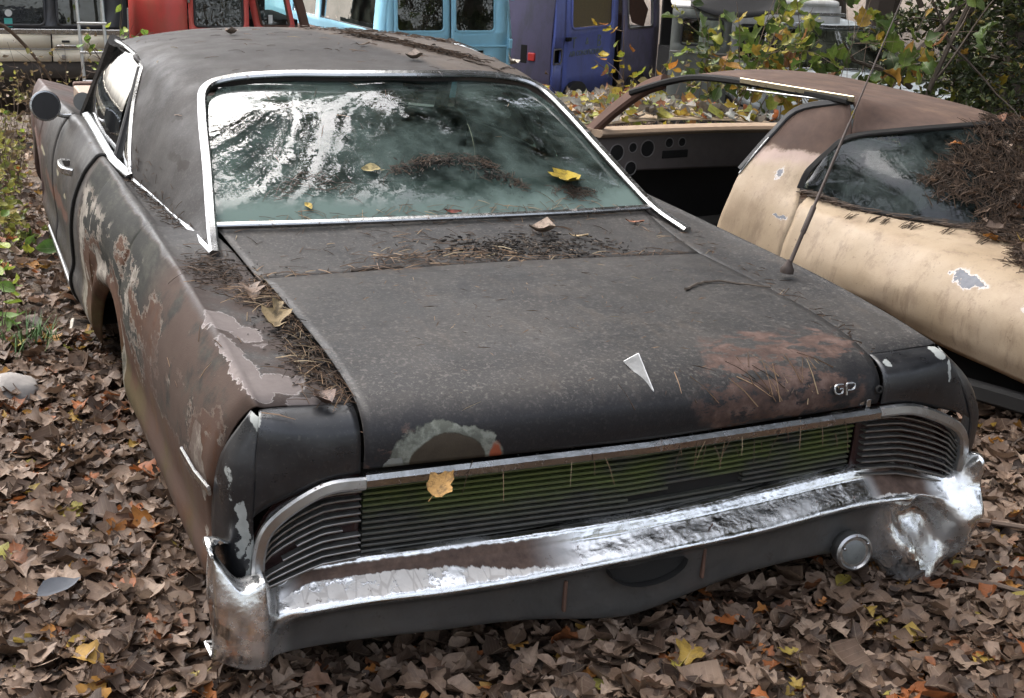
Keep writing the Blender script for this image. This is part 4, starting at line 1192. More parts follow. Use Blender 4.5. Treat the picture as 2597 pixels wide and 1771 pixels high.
MB().sweep(crm(edge, 40), sect(.035, .016), up=(0, -.3, 1)).build('window_seal', M_VOID, tan, sharp=30)
MB().sweep(crm(edge2, 40), sect(.028, .016), up=(-.3, -.5, 1)).build('window_seal', M_VOID, tan, sharp=30)
MB().sweep(crm([(-.745, 3.10, .885), (-.69, 2.95, 1.035), (-.635, 2.81, 1.150), (-.615, 2.68, 1.205)], 10), sect(.075, .045), up=(-1, 0, .6)).build('windshield_pillar', M_RUST, tan, sharp=30)
MB().sweep(crm([(-.665, 2.86, 1.128), (-.622, 2.62, 1.215), (-.612, 2.40, 1.262), (-.612, 2.05, 1.283), (-.600, 1.65, 1.290), (-.590, 1.47, 1.288)], 24), sect(.05, .03), up=(0, 0, 1)).build('roof_rail', M_VOID, tan, sharp=30)
MB().sweep(crm([(-.640, 2.10, 1.290), (-.625, 1.75, 1.297), (-.600, 1.44, 1.302)], 12), sect(.010, .024), up=(0, 0, 1)).build('drip_molding', simple('brassy_trim', (.50, .42, .28), .3, .8), tan, sharp=30)
MB().sweep(crm([(-.645, 2.05, 1.255), (-.630, 1.75, 1.270), (-.605, 1.52, 1.280)], 10), sect(.008, .008), up=(0, 0, 1)).build('window_channel', M_TRIM, tan, sharp=30)
MB().sweep(crm([(-.765, 1.742, 1.10), (-.815, 1.772, 1.02), (-.862, 1.797, .94)], 8), sect(.008, .008), up=(-1, 0, 0)).build('jamb_trim', M_CHROME, tan, sharp=30)
MB().sweep(crm([(-.588, 1.495, 1.286), (-.665, 1.685, 1.226), (-.742, 1.745, 1.119), (-.852, 1.805, .955)], 14), sect(.03, .02), up=(-1, 0, .4)).build('door_jamb_seal', M_RUBBER, tan, sharp=30)
# dash with empty gauge holes
db = MB().sweep(crm([(-.76, 3.03, .905), (-.3, 3.06, .895), (.2, 3.06, .885), (.72, 3.03, .870)], 14), sect(.14, .036, .4), up=(0, 0, 1)).build('dash_top', simple('sun_bleached_dash_pad', (.28, .20, .135), .75), tan, sharp=30)
M_RIMP = simple('pale_gauge_rim', (.20, .18, .165), .6)
face = MB().box((-.14, 3.02, .79), (1.2, .03, .20), M=Euler((0, R(1.5), 0)).to_matrix()).build('dash_panel', simple('grey_dash_panel', (.125, .105, .095), .7), tan, bevel=.01)
for x, z, r in ((-.695, .795, .022), (-.625, .800, .044), (-.525, .822, .026), (-.430, .812, .044), (-.290, .836, .026), (-.205, .836, .024), (-.53, .715, .036)):
    gh = MB().lathe((x, 3.006, z), (0, -1, 0), [(0, -.01), (r, -.01), (r, .002), (r * .9, .004), (0, .001)], 20).build('gauge_hole', M_VOID, face)
    MB().tube([(x + r * math.cos(t), 3.003, z + r * math.sin(t)) for t in np.linspace(0, 2 * math.pi, 24, endpoint=False)], .0035, 5, closed=True, up=(0, 1, 0)).build('gauge_rim', M_RIMP, gh)
MB().box((-.245, 3.004, .775), (.17, .008, .042)).build('radio_slot', M_VOID, face, bevel=.004)
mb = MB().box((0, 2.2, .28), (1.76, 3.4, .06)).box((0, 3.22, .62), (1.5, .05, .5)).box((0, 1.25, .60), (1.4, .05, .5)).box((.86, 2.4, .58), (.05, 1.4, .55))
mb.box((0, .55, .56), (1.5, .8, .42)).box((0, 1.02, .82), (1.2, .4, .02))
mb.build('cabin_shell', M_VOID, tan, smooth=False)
sr = [[(.50, 1.58, 1.14), (.53, 1.46, 1.12)], [(.70, 1.72, .98), (.66, 1.50, .95)], [(.86, 1.80, .80), (.80, 1.45, .82)], [(.90, 1.83, .5), (.90, 1.45, .5)]]
tpanel('far_roof_pillar', sr, M_RUST, (1, 0, 0), su=3, sv=3)
tpanel('far_quarter_trim', [[(.56, 2.32, 1.12), (.52, 1.95, 1.15), (.50, 1.58, 1.13)], [(.66, 2.32, .95), (.64, 1.95, .97), (.62, 1.58, .95)], [(.76, 2.32, .78), (.76, 1.95, .78), (.74, 1.58, .78)]], M_VOID, (1, 0, 0), su=3, sv=3)
MB().box((.20, 2.05, .62), (.52, .22, .62), M=Euler((R(14), 0, 0)).to_matrix()).build('bucket_seat', M_RUBBER, tan, bevel=.05)
hd = [[(-.80, 3.30, .862), (-.4, 3.36, .885), (0, 3.38, .885), (.4, 3.36, .87), (.80, 3.30, .835)], [(-.84, 4.0, .83), (-.4, 4.05, .87), (0, 4.06, .87), (.4, 4.05, .855), (.84, 4.0, .81)], [(-.80, 4.7, .72), (-.4, 4.8, .77), (0, 4.82, .77), (.4, 4.8, .755), (.80, 4.7, .70)]]
tpanel('hood', hd, M_TAN, (0, 0, 1), su=4, sv=5)
fs_ = [[(-.80, 3.30, .86), (-.84, 4.0, .828), (-.80, 4.75, .71)], [(-.91, 3.30, .72), (-.92, 4.0, .71), (-.87, 4.75, .62)], [(-.90, 3.30, .36), (-.92, 4.0, .62), (-.86, 4.75, .42)]]
tpanel('front_fender', fs_, M_TAN, (-1, 0, 0), su=5, sv=5)
MB().sweep([(-.82, -.10, .44), (-.86, .30, .42), (-.90, .66, .40)], sect(.05, .07), up=(0, 0, 1)).build('valance', M_VOID, tan, sharp=30)
MB().lathe((-.70, 1.08, .40), (-1, 0, 0), [(.1, 0), (.27, .01), (.30, .05), (.30, .18), (.25, .21), (.12, .19), (.05, .19)], 24).build('tyre', M_RUBBER, tan)

# ------------------------------------------------------------------ vans and trucks behind
def holed(name, u0, u1, z0, z1, holes, fn, mat, parent, solid=.03, nz=1, nu=1):
    us = sorted({u0, u1, *[h[0] for h in holes], *[h[1] for h in holes], *np.linspace(u0, u1, nu + 1)})
    zs = sorted({z0, z1, *[h[2] for h in holes], *[h[3] for h in holes], *np.linspace(z0, z1, nz + 1)})
    us = [u for i, u in enumerate(us) if i == 0 or u - us[i - 1] > 1e-4]; zs = [z for i, z in enumerate(zs) if i == 0 or z - zs[i - 1] > 1e-4]
    vs = [fn(u, z) for z in zs for u in us]
    m = len(us)
    fs = []
    for i in range(len(zs) - 1):
        for j in range(m - 1):
            uc, zc = (us[j] + us[j + 1]) / 2, (zs[i] + zs[i + 1]) / 2
            if any(h[0] < uc < h[1] and h[2] < zc < h[3] for h in holes): continue
            fs.append((i * m + j, i * m + j + 1, (i + 1) * m + j + 1, (i + 1) * m + j))
    return fin(name, vs, fs, mat, parent, solid=solid, sharp=35)

def rrect(u0, u1, z0, z1, r, fn, n=5):
    p = []
    for cu, cz, a0 in ((u1 - r, z1 - r, 0), (u0 + r, z1 - r, 90), (u0 + r, z0 + r, 180), (u1 - r, z0 + r, 270)):
        for k in range(n + 1):
            a = R(a0 + 90 * k / n)
            p.append(fn(cu + r * math.cos(a), cz + r * math.sin(a)))
    return p

def window(parent, u0, u1, z0, z1, fn, glass, seal, r=.05, w=.022, name='window', back=.012, up=(0, -1, 0)):
    f = MB().sweep(rrect(u0, u1, z0, z1, r, fn), sect(w, .02), up=up, closed=True).build(name, seal, parent, sharp=30)
    q = [V(*fn(u, z)) - V(*up) * back for u, z in ((u0, z0), (u1, z0), (u1, z1), (u0, z1))]
    fin('pane', q, [(0, 1, 2, 3)], glass, f, smooth=False)
    return f

M_CREAM = mat_van('cream_van_paint', (.84, .77, .62), (.62, .53, .40), .3, .45)
M_BLACKP = mat_van('satin_black_paint', (.028, .030, .036), (.07, .065, .06), .4, .3)
M_WOOD = mat_van('dark_brown_lower_paint', (.040, .030, .022), (.05, .04, .03), .5, .6)
M_RED = mat_van('faded_red_paint', (.62, .085, .07), (.36, .12, .075), .5, .45)
M_TEAL = mat_van('turquoise_van_paint', (.28, .58, .74), (.22, .44, .54), .45, .35)
M_BLUE = mat_van('violet_blue_paint', (.17, .22, .62), (.16, .17, .34), .5, .35)
M_BLUED = mat_van('dulled_plum_paint', (.19, .17, .26), (.13, .13, .13), .6, .5)
M_WHITE = mat_van('chalky_white_paint', (.72, .71, .69), (.42, .38, .32), .5, .5)
M_GREYG = mat_van('grey_green_paint', (.115, .125, .112), (.07, .07, .055), .7, .55)
M_MESHG = simple('wire_covered_window', (.16, .115, .045), .5, 0, .5, 60)
M_PLASTIC_RED = simple('red_marker_plastic', (.55, .05, .045), .3)
M_FADED = simple('faded_lettering', (.24, .28, .27), .7, 0, .3, 30)
M_ALU = simple('dull_aluminium', (.60, .60, .58), .35, .8, .2, 30)
M_TEALS = simple('teal_sticker', (.08, .42, .38), .5)
M_WHITES = simple('white_sticker', (.62, .64, .62), .5)

# cream estate car with a black window band
g0 = -1.0
wag = thing('estate_car', (-.63, 12.0, g0), 0, 'cream and black estate car behind the ladder', 'car')
side = lambda u, z: (u, .10 * max(0, (z - 1.2)) ** 1.3, z)
low = holed('lower_body', -3.4, 1.20, .38, .90, [(-2.6, -1.75, .38, .72), (.30, 1.05, .38, .74)], side, M_WOOD, wag)
for a_, b_ in ((-3.4, -.45), (-.435, .462), (.478, 1.20)):
    holed('side_panel', a_, b_, .905, 1.02, [], lambda u, z: (u, -.012, z), M_CREAM, wag)
    holed('side_panel', a_, b_, 1.03, 1.165, [], lambda u, z: (u, -.016, z), M_CREAM, wag)
MB().sweep([(-3.4, -.02, 1.193), (1.21, -.02, 1.193)], sect(.02, .05)).build('belt_molding', M_CHROME, wag, sharp=30)
MB().sweep([(-3.4, -.018, 1.025), (1.21, -.018, 1.025)], sect(.012, .012)).build('crease_molding', M_TRIM, wag, sharp=30)
wins = [(-3.1, -1.75), (-1.6, -.62), (-.50, .42), (.535, .985)]
holed('window_band', -3.4, 1.20, 1.22, 1.80, [(a_, b_, 1.25, 1.70) for a_, b_ in wins], side, M_BLACKP, wag, nz=3)
for a_, b_ in wins:
    window(wag, a_, b_, 1.25, 1.70, side, M_VANGLASS, M_BLACKP, r=.06)
MB().box((-1.1, .85, 1.84), (4.6, 1.6, .08)).build('roof', M_CREAM, wag, bevel=.04)
MB().box((-1.1, .9, .75), (4.55, 1.55, .7)).box((-1.1, 1.70, 1.45), (4.5, .04, .7)).build('inner_shell', M_VOID, wag, smooth=False)
hh = MB().sweep(crm([(.515, -.02, 1.055), (.525, -.05, 1.058), (.60, -.052, 1.058), (.685, -.05, 1.058), (.695, -.02, 1.055)], 10), sect(.016, .022)).build('door_handle', M_CHROME, wag, sharp=30)
MB().box((.60, -.024, 1.10), (.075, .014, .022)).build('handle_recess', M_RUBBER, wag, bevel=.004)
MB().box((.575, -.026, .945), (.036, .012, .05)).build('lock_plate', M_TRIM, wag, bevel=.004)
for u in (-2.18, .68):
    MB().lathe((u, .06, .33), (0, -1, 0), [(.1, 0), (.30, .01), (.33, .04), (.33, .12), (.28, .15), (.18, .13), (.05, .14)], 24).build('wheel', M_RUBBER, wag)
MB().lathe((.085, -.001, 1.365), (0, -1, 0), [(0, 0), (.034, 0), (.034, .003), (0, .003)], 18).build('round_sticker', M_WHITES, wag)
MB().box((.08, .004, 1.272), (.075, .006, .085)).build('square_sticker', M_TEALS, wag)

# ladder leaning on it
lad = thing('ladder', (.08, 11.75, -1.02), 0, 'slim aluminium ladder leaning upright on the cream estate car', 'ladder')
for dx in (0, .235):
    MB().sweep([(dx + .06, -.10, .0), (dx, 0, 1.22), (dx - .035, .09, 2.1)], sect(.030, .028), up=(0, -1, 0)).build('rail', M_ALU, lad, sharp=30)
for k in range(7):
    f = .22 + k * .275
    ox = .06 - .095 * f / 2.1
    MB().sweep([(ox - .02, -.115 + .19 * f / 2.1, f), (ox + .255, -.115 + .19 * f / 2.1, f)], sect(.026, .026)).build('rung', M_ALU, lad, sharp=30)

# red pickup cab with its door ajar
red = thing('pickup_truck', (.75, 12.6, -1.1), 0, 'faded red pickup truck with its door standing ajar', 'truck')
cabc = lambda u, z: (u, .10 * max(0, z - 1.3) + .55 * max(0, (.36 - u) / .36) ** 2, z)
holed('cab_corner', 0, .525, .45, 1.85, [], cabc, M_RED, red, nu=10, nz=4)
dr = lambda u, z: (u, .10 * max(0, z - 1.3) - .10 * (u - .54), z)
door2 = holed('door', .54, 1.165, .5, 1.82, [(.60, 1.10, 1.30, 1.74)], dr, M_RED, red, nz=3)
window(door2, .60, 1.10, 1.30, 1.74, dr, M_SIDEGLASS, M_RUBBER, r=.04)
wsf = lambda u, z: (u - .20 * max(0, z - 1.3), .10 * max(0, z - 1.3) + .15, z)
wf = holed('vent_frame', 1.27, 1.72, .5, 1.82, [(1.35, 1.66, 1.30, 1.76)], wsf, M_RED, red, nz=3)
window(wf, 1.35, 1.66, 1.30, 1.76, wsf, M_SIDEGLASS, M_RUST, r=.03)
MB().sweep([(1.86, .22, 1.25), (1.80, .25, 1.5), (1.70, .30, 1.82)], sect(.10, .06), up=(0, -1, 0)).build('windshield_pillar', M_RUST, red, sharp=30)
MB().box((1.44, .125, 1.375), (.045, .006, .09)).build('window_sticker', M_WHITES, red)
MB().box((.9, .75, 1.88), (1.6, 1.4, .07)).build('roof', M_RED, red, bevel=.05)
MB().box((.95, .95, .9), (1.7, 1.2, .9)).box((.9, 1.5, 1.6), (1.6, .04, .5)).build('cab_interior', M_VOID, red, smooth=False)
MB().box((2.5, .8, .95), (1.4, 1.6, .5)).build('hood', M_RUST, red, bevel=.08)
MB().box((.535, -.01, 1.62), (.03, .03, .16)).build('door_hinge', M_CHROME, red, bevel=.005)
for u in (.3, 2.4):
    MB().lathe((u, .2, .33), (0, -1, 0), [(.1, 0), (.33, .02), (.34, .14), (.2, .16), (.05, .15)], 20).build('wheel', M_RUBBER, red)

# turquoise van
tv = thing('turquoise_van', (3.29, 12.0, -.89), R(8), 'bright turquoise van showing its two windowed back doors', 'van')
tv.scale = (.879,) * 3
rearf = lambda u, z: (u, .10 * max(0, z - 1.2) ** 1.3, z)
for a_, b_, hl in ((.09, .862, (.125, .785)), (.892, 1.70, (.94, 1.515))):
    dd = holed('back_door', a_, b_, .45, 1.98, [(hl[0], hl[1], 1.27, 1.86)] + ([(.98, 1.37, .90, 1.035)] if a_ > .5 else []), rearf, M_TEAL, tv, nz=4)
    window(dd, hl[0], hl[1], 1.27, 1.86, rearf, M_VANGLASS, M_TEAL, r=.06, w=.03)
MB().box((1.175, .06, .97), (.42, .04, .16)).build('plate_recess', M_VOID, tv)
MB().sweep([(.90, -.012, 1.09), (1.70, -.012, 1.09)], sect(.012, .025)).build('door_crease', M_TEAL, tv, sharp=30)
holed('corner_pillar', 0, .08, .4, 2.0, [], lambda u, z: (u, .10 * max(0, z - 1.2) ** 1.3 + .04 * (1 - u / .08), z), M_TEAL, tv, nz=4)
holed('corner_pillar', 1.71, 1.80, .4, 2.0, [], lambda u, z: (u - .10 * max(0, z - 1.2), .10 * max(0, z - 1.2) ** 1.3 + .05 * (u - 1.71) / .09, z), M_TEAL, tv, nz=4)
for z in (1.72, 1.12):
    MB().box((1.74, -.02, z), (.05, .04, .12)).build('door_hinge', M_TEAL, tv, bevel=.008)
sidef = lambda u, z: (.0 + .10 * max(0, z - 1.2) ** 1.3, .06 + u, z)
holed('side_panel', 0, 4.4, .4, 2.0, [(.30, 1.95, 1.25, 1.86), (2.1, 2.9, 1.25, 1.86)], sidef, M_TEAL, tv, nz=4)
window(tv, .30, 1.95, 1.25, 1.86, sidef, M_VANGLASS, M_RUBBER, r=.06, up=(-1, 0, 0))
window(tv, 2.1, 2.9, 1.25, 1.86, sidef, M_VANGLASS, M_CHROME, r=.06, up=(-1, 0, 0))
MB().box((.9, 2.3, 2.03), (1.66, 4.5, .08)).build('roof', M_TEAL, tv, bevel=.05)
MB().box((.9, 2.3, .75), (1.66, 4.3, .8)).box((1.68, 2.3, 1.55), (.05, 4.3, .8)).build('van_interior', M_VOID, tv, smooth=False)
MB().box((.55, 2.2, 1.15), (.8, 1.8, .35)).build('rear_bench', M_RUST, tv, bevel=.04)
for x, y in ((.02, .75), (1.76, .75)):
    MB().lathe((x, y, .33), (-1, 0, 0), [(.1, -.1), (.33, -.08), (.34, .08), (.2, .1)], 20).build('wheel', M_RUBBER, tv)

# violet blue lettered van
bv = thing('blue_van', (6.848, 15.384, -1.54), R(35), 'violet-blue lettered van with a square hole at its corner', 'van')
bv.scale = (1.136,) * 3
fb = lambda u, z: (u + .10 * max(0, z - 1.25), .11 * max(0, z - 1.25) ** 1.2 + (.02 if z < 1.22 else 0), z)
holed('corner_post', 0, .262, .45, 2.0, [(.03, .20, .885, 1.045)], fb, M_BLUE, bv, nz=6)
bd = holed('cargo_door', .282, 1.62, .45, 1.95, [(.40, 1.46, 1.285, 1.86)], fb, M_BLUE, bv, nz=6)
window(bd, .40, 1.46, 1.285, 1.86, fb, M_MESHG, M_BLUE, r=.07, w=.03)
bd2 = holed('cargo_door', 1.80, 2.75, .45, 1.95, [(1.92, 2.56, 1.22, 1.80)], lambda u, z: (u, .11 * max(0, z - 1.25) ** 1.2 - .06 * (u - 1.8), z), M_BLUED, bv, nz=6)
fbo = lambda u, z: (u, .11 * max(0, z - 1.25) ** 1.2 - .06 * (u - 1.8), z)
fw = MB().sweep(rrect(1.92, 2.56, 1.22, 1.80, .05, fbo), sect(.03, .02), up=(0, -1, 0), closed=True).build('window', M_TRIM, bd2, sharp=30)
q = [V(*fbo(u, z)) + V(0, .012, 0) for u, z in ((1.92, 1.80), (1.92, 1.50), (2.02, 1.30), (2.2, 1.25), (2.35, 1.23), (2.46, 1.45), (2.30, 1.62), (2.40, 1.80))]
fin('broken_pane', q, [tuple(range(7, -1, -1))], M_RUST, fw, smooth=False)
MB().sweep(rrect(.02, .21, .875, 1.055, .03, fb), sect(.02, .02), up=(0, -1, 0), closed=True).build('lamp_surround', M_TRIM, bv, sharp=30)
MB().box((.115, .09, .965), (.2, .02, .2)).build('lamp_cavity', M_VOID, bv)
sb = lambda u, z: (.10 * max(0, z - 1.25) - .0, .04 + u, z)
holed('end_panel', 0, 1.9, .45, 2.0, [], sb, M_BLUED, bv, nz=6)
MB().sweep([(-.012, .05, 1.255), (-.012, 1.9, 1.255)], sect(.012, .012)).build('panel_crease', M_BLUED, bv, sharp=30)
MB().box((-.03, .30, .945), (.05, .10, .10)).build('marker_lamp', M_PLASTIC_RED, bv, bevel=.01)
MB().box((-.02, .42, .97), (.03, .09, .22)).build('hinge_plate', M_VOID, bv, bevel=.005)
MB().box((.30, -.02, 1.17), (.09, .05, .05)).build('door_hinge', M_VOID, bv, bevel=.01)
MB().box((1.4, 1.0, 2.04), (2.7, 1.8, .08)).build('roof', M_BLUE, bv, bevel=.05)
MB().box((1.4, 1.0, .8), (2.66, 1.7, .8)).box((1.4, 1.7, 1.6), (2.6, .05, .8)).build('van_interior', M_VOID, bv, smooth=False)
MB().box((2.25, .5, 1.25), (.4, .3, .3)).build('heap_inside', M_RUST, bv, bevel=.05)
for x in (.55, 2.2):
    MB().lathe((x, -.02, .30), (0, -1, 0), [(.1, -.1), (.33, -.08), (.34, .03), (.2, .04)], 20).build('wheel', M_RUBBER, bv)
up = Matrix.Rotation(R(90), 4, 'X')
for body, u, z, s in (('T', .44, 1.045, .20), ('&', .80, 1.075, .13), ('B', 1.10, 1.035, .215), ('AIR CONDITIONING', .40, .945, .095)):
    text_mesh('lettering', body, s, M_FADED, bv, Matrix.Translation((u, .012, z)) @ up)

# grey-green panel van, white truck and a pale saloon behind the vines
gv_ = thing('grey_van', (6.25, 11.0, -1.0), R(-27), 'grey-green van end under a dark tarpaulin', 'van')
gfn = lambda u, z: (u, .06 * max(0, z - 1.2) + (.015 if .98 < z < 1.04 else 0), z)
gs = holed('body_side', -.05, .60, .5, 1.62, [(.06, .50, 1.24, 1.52)], gfn, M_GREYG, gv_, nz=16)
window(gs, .06, .50, 1.24, 1.52, gfn, M_VANGLASS, M_RUBBER, r=.04)
MB().sweep([(-.05, -.012, 1.16), (.60, -.012, 1.16)], sect(.01, .02)).build('side_molding', M_TRIM, gv_, sharp=30)
MB().box((.42, -.02, 1.09), (.10, .03, .02)).build('door_handle', M_CHROME, gv_, bevel=.005)
MB().box((.275, .45, .85), (.58, .76, .68)).build('body', M_GREYG, gv_, bevel=.02)
MB().box((.27, .40, 1.64), (.64, .7, .04)).build('roof', M_WHITE, gv_, bevel=.015)
for x in (.1, .45):
    MB().lathe((x, -.02, .22), (0, -1, 0), [(.1, -.1), (.30, -.08), (.31, .03), (.2, .04)], 20).build('wheel', M_RUBBER, gv_)
bpy.context.view_layer.update()
tp = [[(6.35, 10.9, .66), (6.65, 10.75, .56), (7.0, 10.6, .58), (7.25, 10.5, .66)], [(6.5, 11.2, .82), (6.8, 11.05, .92), (7.1, 10.9, .90), (7.4, 10.8, .80)], [(6.8, 11.7, .78), (7.1, 11.6, .85), (7.4, 11.5, .83), (7.7, 11.4, .76)]]
tag(panel('tarpaulin', tp, M_RUBBER, None, (0, 0, 1), su=6, sv=6, solid=.01), 'black tarpaulin bundled over the grey-green van', 'tarpaulin')

wt = thing('white_truck', (7.57, 12.5, -1.1), R(-10), 'white truck cab half hidden behind the vine', 'truck')
wfn = lambda u, z: (u, .12 * max(0, z - 1.0), z)
holed('cab_side', -.1, 1.75, .45, 1.68, [(.42, .93, 1.0, 1.42), (1.0, 1.56, 1.0, 1.42)], wfn, M_WHITE, wt, nz=4)
for a_, b_ in ((.42, .93), (1.0, 1.56)):
    window(wt, a_, b_, 1.0, 1.42, wfn, M_VANGLASS, M_RUBBER, r=.04)
MB().sweep([(-.1, -.04, 1.58), (1.75, -.04, 1.58)], sect(.05, .04)).build('roof_gutter', M_CHROME, wt, sharp=30)
MB().box((.8, .8, 1.70), (1.85, 1.5, .08)).build('roof', M_WHITE, wt, bevel=.04)
MB().box((.8, .85, .7), (1.8, 1.4, .6)).box((.8, 1.5, 1.3), (1.8, .04, .7)).build('cab_interior', M_VOID, wt, smooth=False)
for x in (.1, 1.5):
    MB().lathe((x, -.02, .30), (0, -1, 0), [(.1, -.1), (.32, -.08), (.33, .03), (.2, .04)], 20).build('wheel', M_RUBBER, wt)

sd = thing('pale_saloon', (8.55, 11.1, -.95), R(-15), 'pale blue-grey saloon behind the evergreen, windscreen dusty', 'car')
M_PALE = mat_van('pale_blue_grey_paint', (.34, .38, .40), (.20, .19, .16), .6, .4)
MB().box((.1, .9, .55), (2.2, 4.4, .42)).build('body', M_PALE, sd, bevel=.12)
hb = [[(-.85, -1.25, .72), (0, -1.30, .78), (1.05, -1.25, .72)], [(-.85, -.4, .80), (0, -.45, .86), (1.05, -.4, .80)], [(-.80, .15, .84), (0, .05, .90), (1.0, .15, .84)]]
panel('hood', hb, M_PALE, sd, (0, 0, 1), su=4, sv=4)
wsx = [[(-.75, .15, .86), (.1, .02, .90), (.95, .15, .86)], [(-.60, .72, 1.27), (.1, .62, 1.31), (.80, .72, 1.27)]]
panel('windscreen', wsx, M_VANGLASS, sd, (0, -1, .5), su=4, sv=4, solid=0)
MB().sweep(crm([(-.82, .10, .85), (-.65, .72, 1.28), (.1, .62, 1.325), (.85, .72, 1.28), (1.02, .10, .85)], 20), sect(.05, .03), up=(0, -1, .5)).build('windscreen_trim', M_CHROME, sd, sharp=30)
MB().sweep(crm([(-.8, .12, .865), (.1, -.02, .905), (1.0, .12, .865)], 8), sect(.03, .03), up=(0, -1, .5)).build('cowl_trim', M_CHROME, sd, sharp=30)
MB().box((.1, 1.5, 1.30), (1.35, 1.5, .05)).build('roof', M_PALE, sd, bevel=.03)
MB().box((.1, 1.5, .95), (1.5, 1.3, .3)).box((.1, 2.2, 1.1), (1.3, .05, .3)).build('cabin', M_VOID, sd, smooth=False)
for x in (-.85, 1.05):
    for y in (-.6, 2.2):
        MB().lathe((x, y, .30), (1, 0, 0), [(.1, -.1), (.30, -.08), (.31, .08), (.2, .1)], 20).build('wheel', M_RUBBER, sd)
# ------------------------------------------------------------------ vegetation
GREENS = [(0.0, (0.030, 0.055, 0.014)), (0.3, (0.065, 0.115, 0.022)), (0.55, (0.13, 0.19, 0.032)), (0.72, (0.24, 0.27, 0.035)), (0.85, (0.38, 0.30, 0.035)), (0.94, (0.34, 0.15, 0.03)), (1.0, (0.16, 0.07, 0.03))]
YELLOWS = [(0.0, (0.20, 0.24, 0.03)), (0.35, (0.38, 0.33, 0.035)), (0.65, (0.46, 0.30, 0.03)), (0.85, (0.42, 0.17, 0.03)), (1.0, (0.22, 0.10, 0.05))]
FRESH = [(0.0, (0.07, 0.15, 0.03)), (0.5, (0.16, 0.27, 0.04)), (1.0, (0.34, 0.38, 0.05))]
DARKG = [(0.0, (0.014, 0.024, 0.010)), (0.4, (0.030, 0.048, 0.016)), (0.75, (0.060, 0.088, 0.024)), (0.93, (0.12, 0.15, 0.03)), (1.0, (0.26, 0.17, 0.03))]
DRY = [(0.0, (0.075, 0.050, 0.030)), (0.4, (0.15, 0.105, 0.060)), (0.75, (0.23, 0.18, 0.085)), (1.0, (0.24, 0.24, 0.06))]
M_BARK = simple('grey_brown_bark', (.075, .058, .045), .85, 0, .4, 12)
M_TWIG = simple('dead_twig', (.12, .085, .062), .8, 0, .4, 20)

def leaf_set(name, pal, src, trans=.35, rough=.5):
    m = mat_leaf(name, pal, src, rough, trans)
    return m
M_GREEN_OB = leaf_set('vine_leaf_green', GREENS, 'obj')
M_YELLOW_OB = leaf_set('yellow_leaf', YELLOWS, 'obj')
M_FRESH_OB = leaf_set('fresh_green_leaf', FRESH, 'obj')
M_DARK_AT = leaf_set('evergreen_leaf', DARKG, 'attr', .2)
M_DRY_AT = leaf_set('dry_weed', DRY, 'attr', .3)
M_WOODS = mat_leaf('far_leaf', [(0, (.020, .028, .010)), (.5, (.05, .062, .018)), (.8, (.12, .10, .03)), (1, (.20, .12, .035))], 'attr', .5, .3, False)

def leaf_meshes(mat, kinds):
    out = []
    for k in kinds:
        lv, lf = LEAVES[k]
        me = bpy.data.meshes.new('leaf'); me.from_pydata([tuple(v) for v in lv], [], lf)
        me.polygons.foreach_set('use_smooth', np.ones(len(lf), bool)); me.materials.append(mat); ribs(me, lv); out.append(me)
    return out
LM_GREEN, LM_YELLOW, LM_FRESH = leaf_meshes(M_GREEN_OB, (3, 4, 5, 9)), leaf_meshes(M_YELLOW_OB, (5, 6, 7, 3)), leaf_meshes(M_FRESH_OB, (5, 5, 7))

def stem_path(r, a, d, length, droop, n=9, wig=.05):
    p = [np.array(a, float)]; d = np.array(d, float); d /= np.linalg.norm(d)
    for i in range(n):
        d = d + r.normal(0, wig, 3) + V(0, 0, -droop / n)
        d /= np.linalg.norm(d)
        p.append(p[-1] + d * length / n)
    return np.array(p)

def plant(name, label, cat, root, stems, meshes, nleaf, size, mat_stem=M_TWIG, seed=0, group=None, clear=.25, stuff=None, tiltbase=.6, thick=.006):
    """stems: (base offset, direction, length, droop). leaves are separate parts along the stems"""
    r = np.random.default_rng(seed)
    t = thing(name, tuple(root), 0, label, cat, group)
    pts = []
    for (a, d, ln, dp) in stems:
        p = stem_path(r, a, d, ln, dp)
        mb = MB().tube(p, np.linspace(thick, thick * .35, len(p)), 5)
        mb.build('stem', mat_stem, t)
        pts.append(p)
        for k in range(int(ln * 3)):
            i = r.integers(2, len(p) - 1)
            q = stem_path(r, p[i], p[i] - p[i - 1] + r.normal(0, .6, 3) * np.linalg.norm(p[i] - p[i - 1]) * 1.5, ln * .3, dp * .6, 5, .1)
            MB().tube(q, np.linspace(thick * .45, thick * .2, len(q)), 4).build('twig', mat_stem, t)
            pts.append(q)
    if nleaf:
        wts = np.array([len(p) for p in pts], float); wts /= wts.sum()
        for k in range(nleaf):
            p = pts[r.choice(len(pts), p=wts)]
            f = clear + (1 - clear) * r.random()
            i = min(int(f * (len(p) - 1)), len(p) - 2)
            c = p[i] + (p[i + 1] - p[i]) * r.random() + r.normal(0, size * .35, 3)
            o = bpy.data.objects.new('leaf', meshes[r.integers(0, len(meshes))])
            COL.objects.link(o); o.parent = t
            s = size * r.uniform(.65, 1.3)
            o.location = c; o.scale = (s, s, s)
            o.rotation_euler = (r.normal(tiltbase, .5), r.normal(0, .5), r.uniform(0, 6.28))
    if stuff is not None:
        n, mat, sz = stuff
        wts = np.array([len(p) for p in pts], float); wts /= wts.sum()
        pos = []
        for k in range(n):
            p = pts[r.choice(len(pts), p=wts)]
            i = r.integers(1, len(p) - 1)
            pos.append(p[i] + (p[i + 1] - p[i]) * r.random() + r.normal(0, sz * .8, 3))
        tag(scatter_leaves('foliage', np.array(pos), r.uniform(sz * .6, sz * 1.4, n), .7, mat, t, kinds=r.choice([5, 6, 7], n)), kind='stuff')
    return t
rv = np.random.default_rng(3)
